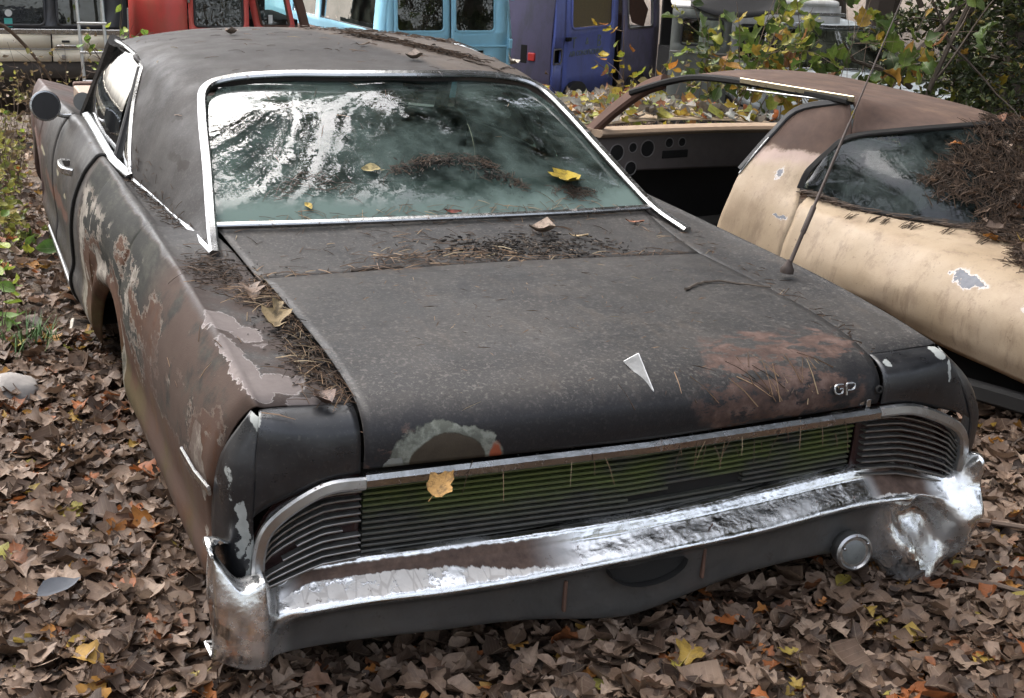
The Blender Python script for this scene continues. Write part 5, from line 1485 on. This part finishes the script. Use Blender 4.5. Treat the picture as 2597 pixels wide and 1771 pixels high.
M_WEED = leaf_set('weed_leaf', [(0, (.07, .09, .02)), (.4, (.17, .19, .04)), (.75, (.32, .30, .06)), (1, (.40, .32, .14))], 'attr', .35)
# big-leaved vine over the tan car
st = [((rv.uniform(-.9, 1.0), rv.uniform(-.4, .5), 0), (rv.uniform(-.6, .5), rv.uniform(-.4, .1), 1.3), rv.uniform(1.3, 2.0), rv.uniform(.9, 1.8)) for k in range(13)]
plant('grape_vine', 'sprawling vine with large green and yellow leaves above the tan roof', 'vine', (5.75, 7.9, -.50), st, LM_GREEN, 290, .155, seed=5, tiltbase=.9, clear=.5)
# brush between the two coupes
st = [((rv.uniform(-.75, .75), rv.uniform(-.5, .5), 0), (rv.uniform(-.6, .6), rv.uniform(-.4, .3), 1), rv.uniform(.45, .85), rv.uniform(.2, 1.0)) for k in range(20)]
plant('bramble_bush', 'tangled bare bush with scattered yellow leaves between the two coupes', 'bush', (3.15, 6.5, -.16), st, LM_YELLOW, 90, .095, seed=6, thick=.005, stuff=(260, M_DRY_AT, .06))
st = [((rv.uniform(-.3, .3), rv.uniform(-.3, .3), 0), (rv.uniform(-.3, .5), rv.uniform(-.4, .2), 1), rv.uniform(.9, 1.5), rv.uniform(.2, .8)) for k in range(12)]
plant('leafy_shrub', 'loose shrub of green and orange leaves before the grey-green van', 'bush', (4.75, 7.7, -.30), st, LM_GREEN, 110, .125, seed=16, thick=.006, stuff=(260, M_WEED, .06))
# arching sapling before the blue van
st = [((0, 0, 0), (-.05, 0, 1), 1.35, .35), ((0, 0, .3), (.35, -.1, .8), .75, .5), ((0, 0, .5), (-.4, 0, .7), .55, .5)]
plant('sapling', 'slender sapling with bright yellow leaf sprays before the blue van', 'sapling', (4.78, 9.2, -.62), st, LM_YELLOW, 34, .10, seed=8, clear=.5, thick=.008)
st = [((0, 0, 0), (.1, -.2, 1), 1.5, .1), ((0, 0, .9), (.6, -.1, .5), .5, .3), ((0, 0, 1.0), (.5, -.1, .15), .5, .2), ((0, 0, .8), (-.3, -.1, .6), .35, .3)]
plant('sapling', 'small sapling with a few pale green leaves by the red pickup', 'sapling', (.18, 10.6, -.82), st, LM_FRESH, 26, .10, seed=9, clear=.45, thick=.008)
# evergreen at the far right
def evergreen(name, label, root, h, rad, seed, n, sz):
    r = np.random.default_rng(seed)
    t = thing(name, root, 0, label, 'tree')
    tp_ = stem_path(r, (0, 0, 0), (0.03, 0, 1), h, .0, 10, .03)
    MB().tube(tp_, np.linspace(.065, .015, 11), 8).build('trunk', M_BARK, t)
    pos = []
    limb = MB()
    for k in range(90):
        f = r.uniform(.06, .97)
        a = r.uniform(0, 6.28)
        i = int(f * 10)
        L_ = rad * (1.1 - f) * r.uniform(.6, 1.15) + .12
        q = stem_path(r, tp_[i], (math.cos(a), math.sin(a), .15), L_, .5, 6, .08)
        limb.tube(q, np.linspace(.012, .003, 7), 4)
        m = int(n / 90)
        for j in range(m):
            u = r.random() ** .7 * 5.99
            i2 = int(u)
            pos.append(q[i2] + (q[i2 + 1] - q[i2]) * (u - i2) + r.normal(0, .05, 3))
    tag(limb.build('limbs', M_BARK, t), kind='stuff')
    tag(scatter_leaves('crown', np.array(pos), r.uniform(sz * .6, sz * 1.4, len(pos)), .8, M_DARK_AT, t, kinds=r.choice([5, 7, 7], len(pos))), kind='stuff')
    return t
evergreen('cedar_tree', 'dense dark evergreen tree at the right behind the tan roof', (7.55, 7.9, -.5), 4.2, 1.15, 11, 10500, .072)
evergreen('cedar_tree', 'looser green evergreen tree with lit outer leaves, furthest right', (8.75, 8.6, -.6), 4.8, 1.3, 12, 6000, .09)
st = [((0, 0, 0), (.12, 0, 1), 3.4, .15), ((0, 0, 1.0), (.7, -.1, .8), 1.2, .3), ((0, 0, 1.4), (-.6, 0, .9), 1.1, .4), ((0, 0, .7), (-.9, -.1, .5), .8, .3)]
plant('young_tree', 'dark-stemmed young tree rising behind the tan roof', 'tree', (6.75, 7.6, -.45), st, LM_GREEN, 46, .10, mat_stem=M_BARK, seed=13, thick=.028, clear=.3)
# weeds along the left
for k, (x, y, h, n, lb) in enumerate([(-1.06, 6.3, .50, 16, 'tall dry brown weeds beside the front fender'), (-.92, 8.4, .75, 18, 'rust-brown weed clump in front of the cream estate car'),
                                      (-1.16, 4.75, .22, 12, 'low yellow-green weeds left of the door'), (-.35, 9.9, .85, 14, 'dry brown weeds below the ladder'), (-1.10, 5.4, .36, 20, 'leafy yellow-green weed patch beside the front wheel arch'), (-1.0, 7.3, .55, 18, 'yellowing weed patch between the brown clumps')]):
    st = [((rv.uniform(-.16, .16), rv.uniform(-.5, .5), 0), (rv.normal(0, .15), rv.normal(0, .2), 1), h * rv.uniform(.6, 1.2), .25) for j in range(n)]
    plant('weed_clump', lb, 'weeds', (x, y, float(ground_z(x, y))), st, LM_FRESH, 0 if k < 2 or k == 3 else 14, .05, seed=20 + k, thick=.004, clear=.3, stuff=(240, M_DRY_AT if k in (0, 1, 3) else M_WEED, .045))
# seedlings and grass on the left strip
for k, (x, y, lb) in enumerate([(-1.03, 4.0, 'two-leaved bright green seedling, farther of those on the litter'), (-1.16, 3.68, 'broad yellow-green seedling at the left edge of the litter'), (-1.20, 3.05, 'small dark green seedling on the left litter near the rocker'), (-1.24, 2.68, 'pale yellow seedling lowest at the left edge')]):
    st = [((0, 0, 0), (rv.normal(0, .3), rv.normal(0, .3), 1), .12, .3), ((0.01, 0, 0), (rv.normal(0, .5), rv.normal(0, .5), 1), .10, .3)]
    plant('seedling', lb, 'plant', (x, y, float(ground_z(x, y)) + .04), st, LM_FRESH, 6, .095, seed=40 + k, thick=.003, clear=.6)
gm = MB()
for k in range(80):
    a = rv.uniform(0, 6.28); ll = rv.uniform(.05, .13); b0 = V(rv.normal(0, .05), rv.normal(0, .05), 0)
    tipp = b0 + V(math.cos(a) * ll * .7, math.sin(a) * ll * .7, ll)
    w = V(-math.sin(a), math.cos(a), 0) * .0022
    mid = b0 * .5 + tipp * .5 + V(0, 0, .012)
    gm.add([b0 - w, b0 + w, mid + w, mid - w, tipp], [(0, 1, 2, 3), (3, 2, 4)])
gt = gm.build('grass', simple('tuft_green', (.075, .14, .045), .6), None, smooth=False)
gt.location = (-1.15, 2.49, float(ground_z(-1.15, 2.49)) + .05)
tag(gt, kind='stuff')

# sticks and a stone
def stick(label, pts, r0, r1, mat=M_TWIG, name='stick', cat='stick', seg=6):
    p = crm(pts, 14) + RNG.normal(0, r0 * .25, (15, 3))
    c0 = p.mean(0)
    o = MB().tube(p - c0, np.linspace(r0, r1, 15), seg).build(name, mat)
    o.location = c0
    return tag(o, label, cat)
gz = lambda x, y, d=0.0: (x, y, float(ground_z(x, y)) + d)
stick('thin pale stick propped against the rocker beside the wheel arch', [(-.985, 2.72, .10), (-1.02, 2.55, .06), (-1.10, 2.30, .05)], .008, .006, simple('pale_strip', (.42, .38, .31), .6))
stick('dark branch leaning across the front of the cream estate car', [(-1.0, 10.6, .52), (-.55, 10.9, .25), (-.15, 11.2, -.35)], .022, .010)
stick('brown stick lying on leaves right of the bumper', [gz(1.05, .55, .07), gz(1.35, .25, .08), gz(1.75, -.12, .07)], .010, .006)
stick('long grey stick under the right end of the bumper', [gz(.55, .30, .07), gz(.95, .05, .07), gz(1.25, -.28, .06)], .009, .006)
st_ = bmesh.new(); bmesh.ops.create_icosphere(st_, subdivisions=3, radius=.10)
for v in st_.verts:
    n_ = Vector(v.co).normalized()
    v.co *= 1 + .18 * math.sin(3 * n_.x + 1) * math.cos(4 * n_.y) + .08 * math.sin(9 * n_.z + 5 * n_.x)
    v.co.z *= .55
me = bpy.data.meshes.new('stone'); st_.to_mesh(me); st_.free(); me.materials.append(simple('grey_stone', (.24, .22, .20), .85, 0, .35, 14, .6)); me.polygons.foreach_set('use_smooth', np.ones(len(me.polygons), bool))
so = bpy.data.objects.new('stone', me); COL.objects.link(so); so.location = gz(-1.26, 2.06, .05); tag(so, 'flat pale grey stone at the left edge of the leaf litter', 'stone')
lv, lf = LEAVES[5]
me = bpy.data.meshes.new('slate_leaf'); me.from_pydata([tuple(v) for v in lv], [], lf); ribs(me, lv)
me.polygons.foreach_set('use_smooth', np.ones(len(lf), bool)); me.materials.append(simple('blue_grey_leaf_back', (.045, .050, .060), .7))
chip = bpy.data.objects.new('slate_leaf', me); COL.objects.link(chip); chip.scale = (.10, .115, .08); chip.rotation_euler = (.1, .1, -1.1)
chip.location = gz(-1.26, .45, .10); tag(chip, 'blue-grey leaf lying face down left of the bumper', 'leaf')

# ------------------------------------------------------------------ the wood all round
def woods():
    r = np.random.default_rng(77)
    spots = []
    for k in range(900):
        a, d = r.uniform(0, 2 * np.pi), r.uniform(14, 44)
        x, y = 2 + d * math.sin(a), 4 + d * math.cos(a)
        if -9 < x < 17 and -5 < y < 19: continue
        if y < -4 and d < 34: continue
        if y > 8 and -16 < x < 1.5 and y < 48: continue
        if all((x - p[0]) ** 2 + (y - p[1]) ** 2 > 11 for p in spots): spots.append((x, y))
        if len(spots) > 90: break
    spots += [(6.4, -3.5), (8.0, -1.0), (10.5, 4.2), (9, -6), (9.5, 1)]  # near crowns out of view, placed to shade the coupe
    tr = MB(); pos, sz = [], []
    for n_, (x, y) in enumerate(spots):
        near = n_ >= len(spots) - 5
        h = r.uniform(13, 20)
        z0 = float(ground_z(x, y)) - .2
        p = stem_path(r, (x, y, z0), (r.normal(0, .05), r.normal(0, .05), 1), h * .9, 0, 8, .03)
        tr.tube(p, np.linspace(r.uniform(.16, .3), .04, 9), 7)
        for k in range(22 if near else 13):
            i = r.integers(3, 8)
            a = r.uniform(0, 6.28)
            q = stem_path(r, p[i], (math.cos(a), math.sin(a), .45), h * .26 * r.uniform(.6, 1.4), .3, 6, .1)
            tr.tube(q, np.linspace(.055, .012, 7), 5)
            for j in range(3 if near else 2):
                c = q[r.integers(2, 7)] + r.normal(0, .35, 3)
                m = r.integers(110, 190) if near else r.integers(70, 120)
                e = r.normal(0, 1, (m, 3)) * (.85, .85, .5)
                pos.append(c + e); sz.append(r.uniform(.16, .40, m))
    # a row of tall crowns beyond the vans, narrow gaps of sky between them
    for az, d, h in ((8, 21, 28), (12.5, 18, 26), (17, 19, 27), (20.5, 24, 30), (28.5, 20, 28), (32.5, 18, 27), (36.5, 21, 29), (42, 18, 26), (48, 20, 27), (55, 17, 24), (64, 18, 24)):
        x, y = d * math.sin(R(az)), 1.7 + d * math.cos(R(az))
        p = stem_path(r, (x, y, -1.6), (r.normal(0, .02), r.normal(0, .02), 1), h, 0, 10, .015)
        tr.tube(p, np.linspace(.28, .05, 11), 7)
        for k in range(46):
            f = r.uniform(.30, 1.0)
            i = min(int(f * 10), 9)
            c = p[i] + (p[i + 1] - p[i]) * r.random() + r.normal(0, 1, 3) * (1.15, 1.15, .6) * (1.25 - .5 * f)
            m = r.integers(70, 120)
            pos.append(c + r.normal(0, 1, (m, 3)) * (.55, .55, .42)); sz.append(r.uniform(.16, .36, m))
            tr.tube([p[i], (p[i] + c) / 2 + V(0, 0, .2), c], [.04, .025, .01], 4)
    # long boughs from unseen trunks, added to pattern the sky reflection in the rear glass
    nb = 0
    for (bx, by, h), ends in (((11.5, 5.5, 15), [(5.5, 8.2, 13), (4.2, 5.6, 12), (6.8, 6.8, 10), (3.4, 7.6, 15), (5.2, 10.2, 14), (7.2, 9.4, 12.5), (4.6, 6.6, 14.5), (5.6, 5.0, 11), (2.6, 6.2, 12.5), (6.0, 7.6, 16), (3.6, 9.0, 17)]), ((-7.0, 8.0, 16), [(-.6, 6.4, 13), (.9, 8.6, 14), (-1.2, 8.8, 11), (.2, 5.2, 15), (1.2, 10.8, 15), (1.6, 6.6, 15.5), (-.2, 7.4, 17), (.6, 4.8, 12), (-1.8, 5.6, 14), (2.0, 8.6, 18)])):
        tr.tube(stem_path(r, (bx, by, -1), (0, 0, 1), h + 2, 0, 8, .02), np.linspace(.3, .08, 9), 8)
        for ex, ey, ez in ends:
            q = crm([(bx, by, h * .72), ((bx + ex) / 2, (by + ey) / 2, (h * .72 + ez) / 2 + .8), (ex, ey, ez)], 12)
            tr.tube(q, np.linspace(.09, .02, 13), 5)
            for k in range(17):
                c = q[r.integers(4, 13)] + r.normal(0, 1, 3) * (.8, .8, .55)
                m = r.integers(60, 120)
                pos.append(c + r.normal(0, 1, (m, 3)) * (.42, .42, .55)); sz.append(r.uniform(.12, .26, m)); nb += 1
    tall = sum(len(q) for q in pos[-(11 * 46 + nb):])
    w = tr.build('wood', M_BARK)
    tag(w, kind='stuff')
    pos = np.concatenate(pos); sz = np.concatenate(sz)
    # crown leaves thinned over the strip of vans to let sky light in
    keep = ~((pos[:, 1] > 6.5) & (pos[:, 1] < 17) & (pos[:, 0] > -6) & (pos[:, 0] < 15) & (r.random(len(pos)) > .12)) & (pos[:, 2] > 3.2)
    keep[-tall:] = True
    # foliage cut away in columns so bright sky shows in the rear glass
    az_ = np.degrees(np.arctan2(pos[:, 0] + .2, pos[:, 1] - 1.75))
    gap = ((az_ > 19.5) & (az_ < 23.5)) | ((az_ > 9) & (az_ < 12)) | ((az_ > 26) & (az_ < 27.5))
    keep &= ~(gap & (pos[:, 1] > 4) & (r.random(len(pos)) > .05))
    # cone cut through the canopy so sky brightens the bumper and foreground
    hz_ = pos[:, 2] - .5
    keep &= ~(((pos[:, 0] - .33 * hz_) ** 2 + (pos[:, 1] + .27 * hz_) ** 2 < (.36 * hz_) ** 2) & (r.random(len(pos)) > .06))
    pos, sz = pos[keep], sz[keep]
    LEAVES.append((np.array([(-.32, -.5, 0), (.32, -.5, .04), (.38, .4, .1), (-.26, .5, .06)]), [(0, 1, 2, 3)]))
    tag(scatter_leaves('wood_foliage', pos, sz, .8, M_WOODS, w, kinds=np.full(len(pos), len(LEAVES) - 1)), kind='stuff')
    print('woods', len(pos))
woods()
# ------------------------------------------------------------------ litter lying on the black coupe
bvh = BVHTree.FromPolygons([Vector(v) for v in BVH_V], BVH_F)
def drop(x, y, z=2.0):
    """where something let fall at x, y lands on the coupe (its own frame)"""
    h = bvh.ray_cast(Vector((x, y, z)), Vector((0, 0, -1)))
    return (np.array(h[0]), np.array(h[1])) if h[0] is not None else (None, None)

M_NEEDLE = mat_leaf('pine_needle', [(0, (.035, .024, .017)), (.4, (.075, .048, .031)), (.72, (.14, .085, .052)), (.9, (.26, .17, .10)), (1, (.34, .27, .17))], 'attr', .7, .1, False)
M_MULCH = mat_leaf('black_mulch', [(0, (.010, .008, .007)), (.6, (.030, .024, .019)), (.9, (.07, .055, .042)), (1, (.14, .11, .085))], 'attr', .9, .0, False)

def needles(name, items, mat, parent=None):
    """items: (centre, direction, length, radius, rnd)"""
    vs, fs, at = [], [], []
    for c, d, ln, r0, q in items:
        c = np.asarray(c, float); d = np.asarray(d, float); d = d / (np.linalg.norm(d) + 1e-9)
        s = np.cross(d, (0, 0, 1)); s /= np.linalg.norm(s) + 1e-9
        u = np.cross(s, d)
        b = len(vs)
        for e, rr, lift in ((-.5, r0, 0), (0, r0, ln * .04), (.5, r0 * .5, 0)):
            p = c + d * ln * e + u * lift
            vs += [p + s * rr, p - s * rr * .6 + u * rr, p - s * rr * .6 - u * rr]
        for i in (0, 3):
            for j in range(3):
                fs.append((b + i + j, b + i + (j + 1) % 3, b + i + 3 + (j + 1) % 3, b + i + 3 + j))
        at += [q] * 9
    o = fin(name, vs, fs, mat, parent, smooth=False)
    a = o.data.attributes.new('rnd', 'FLOAT', 'POINT'); a.data.foreach_set('value', np.array(at, 'f'))
    return tag(o, kind='stuff')

rl_ = np.random.default_rng(21)
def lay(pts, n, spread, ln, r0, pref=None, pile=.012, jit=1.2, q=(0, 1)):
    """needles strewn along a line on the coupe"""
    out = []
    path = crm(pts, 40) if len(pts) > 1 else np.array(pts * 2, float)
    for k in range(n):
        f = rl_.random() * (len(path) - 1); i = int(f); i = min(i, len(path) - 2)
        b = path[i] + (path[i + 1] - path[i]) * (f - i)
        x, y = b[0] + rl_.normal(0, spread[0]), b[1] + rl_.normal(0, spread[1])
        h, nn = drop(x, y)
        if h is None: continue
        a = (pref if pref is not None else 0) + rl_.normal(0, jit)
        d = np.array([math.sin(a), math.cos(a), 0]); d -= nn * (d @ nn)
        out.append((h + nn * rl_.uniform(.002, pile) + V(0, 0, -GZ), d, rl_.uniform(*ln), r0 * rl_.uniform(.7, 1.2), rl_.uniform(*q)))
    return out
it = []
it += lay([(-.70, .13), (-.695, .45), (-.68, .75), (-.68, .97)], 300, (.020, .02), (.025, .08), .0009, 0, .018, .9)
it += lay([(-.73, .20), (-.71, .42)], 90, (.03, .05), (.03, .08), .0009, 0, .022, .9)
it += lay([(-.70, .72), (-.74, .88)], 110, (.03, .04), (.03, .08), .0009, 1, .025, 1.0)
it += lay([(.69, .20), (.71, .45), (.74, .75), (.76, 1.05), (.77, 1.30)], 1100, (.028, .02), (.03, .09), .0014, 0, .014, .9, (0, .8))
it += lay([(-.66, .98), (-.2, .975), (.3, .975), (.66, .98)], 260, (.03, .012), (.03, .08), .0012, 1.57, .010, .7)
it += lay([(-.3, 1.05), (.05, 1.04)], 120, (.12, .04), (.03, .09), .0013, 1.4, .012, .8)
it += lay([(.12, .09), (.30, .075), (.48, .08)], 420, (.07, .025), (.03, .10), .0014, .4, .03, 1.0)
it += lay([(.36, .10), (.44, .13)], 200, (.03, .03), (.05, .11), .0014, .5, .05, .6, (.4, 1))
it += lay([(-.45, .10), (-.1, .06)], 60, (.12, .02), (.03, .08), .0012, .4, .012)
it += lay([(-.5, .5), (0, .6), (.5, .5)], 520, (.25, .28), (.02, .075), .0010, .3, .003, 1.0, (.25, 1))
it += lay([(-.4, 1.2), (.5, 1.2)], 160, (.25, .10), (.02, .07), .0009, .8, .003, 1.2)
it += lay([(-.55, 2.7), (.55, 2.7)], 130, (.4, .5), (.02, .06), .0009, .8, .003, 1.6)
it += lay([(.14, 2.98), (.32, 2.62), (.48, 2.36)], 420, (.018, .03), (.02, .07), .0014, -.4, .014, .8, (0, .6))
it += lay([(.05, 3.25), (.45, 3.10), (.62, 2.9)], 260, (.03, .05), (.02, .06), .0014, 1.2, .012, 1.0, (0, .6))
# heaped along the wiped arc on the rear glass
it += lay([(-.16, 1.535), (-.02, 1.585), (.12, 1.60), (.22, 1.56), (.30, 1.47)], 240, (.010, .010), (.012, .045), .0009, 1.2, .010, .9, (0, .55))
it += lay([(-.52, 1.50), (-.40, 1.55), (-.30, 1.50)], 60, (.03, .02), (.02, .06), .0009, 1.2, .008, 1.0, (0, .5))
it += lay([(.42, 1.47), (.52, 1.46)], 90, (.03, .015), (.02, .05), .0011, 1.2, .010, 1.0, (0, .5))
it += lay([(-.6, 1.39), (.6, 1.39)], 140, (.05, .02), (.02, .06), .0010, 1.5, .006, .8)
it += lay([(-.78, 1.50), (-.80, 1.95), (-.82, 2.3)], 170, (.015, .02), (.015, .05), .0012, 0, .010, .8, (0, .5))
it += lay([(-.78, .95), (-.77, 1.15)], 170, (.04, .08), (.02, .07), .0011, .3, .010, 1.2, (0, .6))
# hanging from the lid strip
for k in range(24):
    x = rl_.choice([rl_.uniform(-.6, .6), rl_.uniform(.15, .5)])
    it.append(((x, .030 + .03 * abs(x), .740 + rl_.uniform(-.015, .02) - GZ), (rl_.normal(0, .25), rl_.normal(-.15, .15), -1), rl_.uniform(.03, .09), .0009, rl_.random()))
needles('pine_needles', it, M_NEEDLE)
mu = []
mu += lay([(-.05, 1.09), (.12, 1.10), (.30, 1.06)], 560, (.11, .05), (.006, .022), .0022, 0, .018, 3)
mu += lay([(.10, .97), (.30, .96)], 300, (.11, .06), (.005, .014), .002, 0, .008, 3)
mu += lay([(-.05, .80), (.18, .84)], 160, (.10, .06), (.005, .012), .002, 0, .006, 3)
mu += lay([(-.12, 1.545), (.08, 1.58), (.26, 1.50)], 260, (.02, .014), (.006, .02), .0018, 0, .012, 3)
mu += lay([(.18, 2.92), (.45, 2.42)], 160, (.02, .03), (.008, .03), .003, 0, .012, 3)
mu += lay([(-.70, .2), (-.69, .9)], 200, (.012, .02), (.008, .03), .003, 0, .010, 3)
mu += lay([(-.72, .25), (-.70, .5), (-.69, .9)], 700, (.03, .04), (.004, .016), .0016, 0, .006, 3)
mu += lay([(.70, .2), (.72, .6), (.76, 1.2)], 900, (.03, .04), (.004, .016), .0016, 0, .006, 3)
mu += lay([(-.5, .5), (.5, .6)], 500, (.25, .3), (.003, .010), .0012, 0, .003, 3)
mu += lay([(-.75, 1.0), (-.76, 1.15)], 300, (.04, .06), (.004, .012), .0014, 0, .005, 3)
needles('leaf_mulch', mu, M_MULCH)

def fallen(label, x, y, kind, size, rgb, rz=0, lift=.004, roll=0, z=None):
    h, nn = drop(x, y) if z is None else (V(x, y, z), V(0, 0, 1))
    if h is None: return
    lv, lf = LEAVES[kind]
    me = bpy.data.meshes.new('fallen_leaf'); me.from_pydata([tuple(v) for v in lv], [], lf)
    me.polygons.foreach_set('use_smooth', np.ones(len(lf), bool))
    n = N('fallen_leaf_tone')
    f = n.noise(n.P(), 4, 5, .7)
    c = n.mix(n.mr(f, .45, .62), rgb, tuple(k * .45 for k in rgb))
    me.materials.append(n.done(n.bsdf(c, .6, 0, n.bump(n.noise(n.P(), 20), .3, .01), .35)))
    o = bpy.data.objects.new('fallen_leaf', me); COL.objects.link(o)
    o.scale = (size,) * 3
    q = Vector(nn).to_track_quat('Z', 'Y').to_matrix() @ Euler((roll, roll * .5, rz)).to_matrix()
    o.rotation_euler = q.to_euler()
    o.location = Vector(h) + Vector(nn) * lift + Vector((0, 0, -GZ))
    tag(o, label, 'leaf')
fallen('yellow and brown maple leaf upright at the foot of the rear window', .455, 1.50, 3, .15, (.36, .25, .02), 2.6, .01, .35)
fallen('small pale yellow leaf at the left tip of the dirt arc on glass', -.19, 1.56, 5, .060, (.36, .29, .13), 1.5)
fallen('tiny yellow leaf low on the left of the rear window', -.42, 1.44, 5, .035, (.42, .30, .06), .5)
fallen('dark red leaf scrap at the rear window bottom edge', .02, 1.385, 7, .055, (.16, .035, .02), 1.3)
fallen('curled orange-brown leaf standing on the lid seam', -.26, .97, 6, .10, (.34, .15, .03), .3, .01, .5)
fallen('pale dry leaf on the panel below the rear window, centre right', .25, 1.22, 6, .085, (.38, .29, .22), 1.2)
fallen('thin yellowish leaf beside the pale one below the window', .35, 1.17, 7, .06, (.42, .31, .17), 1.0)
fallen('oval cream leaf on the lid front, left', -.52, .72, 5, .060, (.50, .44, .33), 1.4)
fallen('smaller oval tan leaf just behind the cream one on the lid', -.50, .66, 7, .055, (.44, .33, .20), 1.5)
fallen('tan leaf lying on the right of the lid by the seam', .43, .86, 5, .060, (.42, .32, .24), 1.2)
fallen('brown and cream curled leaf on the lid right side', .56, .78, 6, .095, (.40, .30, .18), .8)
fallen('small cream curl beside the twig on the lid', .48, .63, 7, .06, (.46, .42, .33), 1.8)
fallen('tan leaf near the right lid gutter', .65, .70, 6, .065, (.36, .26, .15), .4)
fallen('small brown leaf above the round repair patch', -.16, .16, 6, .05, (.17, .11, .07), .9)
fallen('crisp brown leaf on the left rear fender shoulder', -.725, .60, 2, .095, (.26, .19, .10), .5, .012, .3)
fallen('brown oak leaf by the left lid corner, on the fender', -.735, .82, 1, .10, (.15, .10, .07), 1.0, .01, .2)
fallen('crumpled brown leaf at the left end cap seam', -.735, .145, 6, .07, (.13, .085, .065), .2)
fallen('orange and yellow maple leaf stuck on the chrome lid strip', -.50, .022, 4, .072, (.36, .20, .06), 2.2, 0, .9, z=.752)
fallen('tiny white leaf scrap on the lid centre', -.55, .39, 7, .022, (.6, .58, .55), 0)
fallen('pale leaf on the roof, left of its middle', -.32, 2.95, 6, .06, (.40, .31, .25), .8)
fallen('small brown leaf on the roof centre', .10, 2.60, 7, .06, (.26, .19, .14), 1.4)
fallen('curled grey leaf on the roof near the twig line', .20, 2.30, 6, .07, (.33, .26, .21), 1.1)
fallen('pale dead leaf at the right edge of the roof', .645, 2.45, 6, .085, (.40, .35, .28), 1.4)
fallen('small leaf at the far right of the roof dirt line', .34, 2.62, 7, .05, (.42, .34, .26), .7)
fallen('grey crumpled leaf on the right fender', .80, .42, 9, .07, (.26, .24, .22), .5)
fallen('rusty leaf scrap on the bumper shelf', .20, .055, 7, .05, (.20, .08, .05), .2, 0, .6, z=.535)
fallen('orange leaf scrap below the right pillar moulding', .60, 1.28, 7, .06, (.30, .12, .06), 1.0)
fallen('yellow speck of leaf on the right fender shoulder', .755, 1.08, 5, .035, (.50, .30, .05), 1.0)
def twig(label, pts, r0):
    p = []
    for x, y in crm(pts, 14):
        h, nn = drop(x, y)
        p.append(h + V(0, 0, r0 - GZ + .001))
    p = np.array(p) + rl_.normal(0, r0 * .3, (15, 3)); c0 = p.mean(0)
    o = MB().tube(p - c0, np.linspace(r0, r0 * .5, 15), 5).build('twig', M_BARK)
    o.location = c0
    tag(o, label, 'twig')
twig('forked dark twig lying on the right of the roof', [(.42, 2.36), (.50, 2.22), (.55, 2.12)], .005)
twig('thin curved twig joining the forked one on the roof', [(.50, 2.22), (.56, 2.30), (.61, 2.32)], .0035)
twig('short dark twig lying on the lid right of centre', [(.40, .60), (.47, .645), (.55, .66), (.66, .58)], .0045)
twig('brown twig along the lid seam by the orange leaf', [(-.42, .985), (-.34, .99), (-.27, .985)], .006)

# leaves and needles heaped on the tan car's back glass
tb = BVHTree.FromPolygons([Vector(v) for v in TAN_V], TAN_F)
TM = np.array(tan.matrix_basis.to_3x3()) if False else np.array(Euler((0, 0, R(8.9))).to_matrix())
T0 = V(2.898, .873, -.317)
tl, tn = [], []
for k in range(7500):
    x, y = rl_.uniform(-.84, .60), rl_.uniform(-.05, 1.30)
    lim = np.interp(y, [-.05, .2, .35, .58, .75, .9, 1.02, 1.1, 1.16, 1.3], [-.82, -.80, -.74, -.56, -.50, -.41, -.45, -.52, -.28, .1]) + .05 * math.sin(23 * y) + rl_.normal(0, .03)
    if x < lim: continue
    if y > 1.10 and rl_.random() > .45: continue
    h = tb.ray_cast(Vector((x, y, 2)), Vector((0, 0, -1)))
    if h[0] is None: continue
    p = TM @ (np.array(h[0]) + V(0, 0, rl_.uniform(.0, .035))) + T0
    if rl_.random() < .10: tl.append(p)
    for j in range(4):
        nn = np.array(h[1]); a = rl_.normal(.3, .9); d = np.array([math.sin(a), math.cos(a), 0]); d -= nn * (d @ nn)
        tn.append((p + rl_.normal(0, .012, 3) * (1, 1, .5), TM @ d, rl_.uniform(.03, .09), .0016, rl_.uniform(0, .6)))
# needle fringe washed along the lower glass edge
for k in range(420):
    f = rl_.random()
    b = crm([(-.80, 1.44, .925), (-.70, 1.24, .892), (-.54, .92, .888), (-.36, .80, .875)], 30)[int(f * 30)] + rl_.normal(0, .014, 3) * (1, 1, .3)
    tn.append((TM @ b + T0, TM @ V(.5 + rl_.normal(0, .3), -1 + rl_.normal(0, .3), .1), rl_.uniform(.03, .08), .0016, rl_.uniform(0, .5)))
for x, y, ln in ((-.755, 1.10, .09), (-.73, 1.06, .08), (-.70, .98, .12), (-.69, .96, .10), (-.62, .86, .08), (-.80, 1.18, .06), (-.60, .70, .08)):
    for j in range(7):
        h = tb.ray_cast(Vector((x + rl_.normal(0, .01), y + rl_.normal(0, .012), 2)), Vector((0, 0, -1)))
        if h[0] is None: continue
        tn.append((TM @ (np.array(h[0]) + V(0, 0, .004)) + T0, TM @ V(-1, -.15 + rl_.normal(0, .2), -.3), ln * rl_.uniform(.5, 1), .0013, rl_.uniform(0, .4)))
needles('needle_drift', tn, M_NEEDLE)
tl = np.array(tl)
tag(scatter_leaves('leaf_drift', tl, rl_.uniform(.035, .085, len(tl)), .3, M_LITTER, None), kind='stuff')
hl = []
for k in range(420):
    x, y = rl_.uniform(-.75, .75), rl_.uniform(3.3, 4.6)
    h = tb.ray_cast(Vector((x, y, 2)), Vector((0, 0, -1)))
    if h[0] is not None: hl.append(TM @ (np.array(h[0]) + V(0, 0, rl_.uniform(0, .04))) + T0)
hl = np.array(hl)
tag(scatter_leaves('hood_leaves', hl, rl_.uniform(.06, .12, len(hl)), .6, mat_leaf('hood_leaf', [(0, (.10, .08, .06)), (.3, (.24, .22, .19)), (.5, (.30, .32, .29)), (.62, (.28, .30, .06)), (.8, (.42, .30, .05)), (.93, (.40, .10, .04)), (1, (.2, .1, .05))], 'attr'), None), kind='stuff')
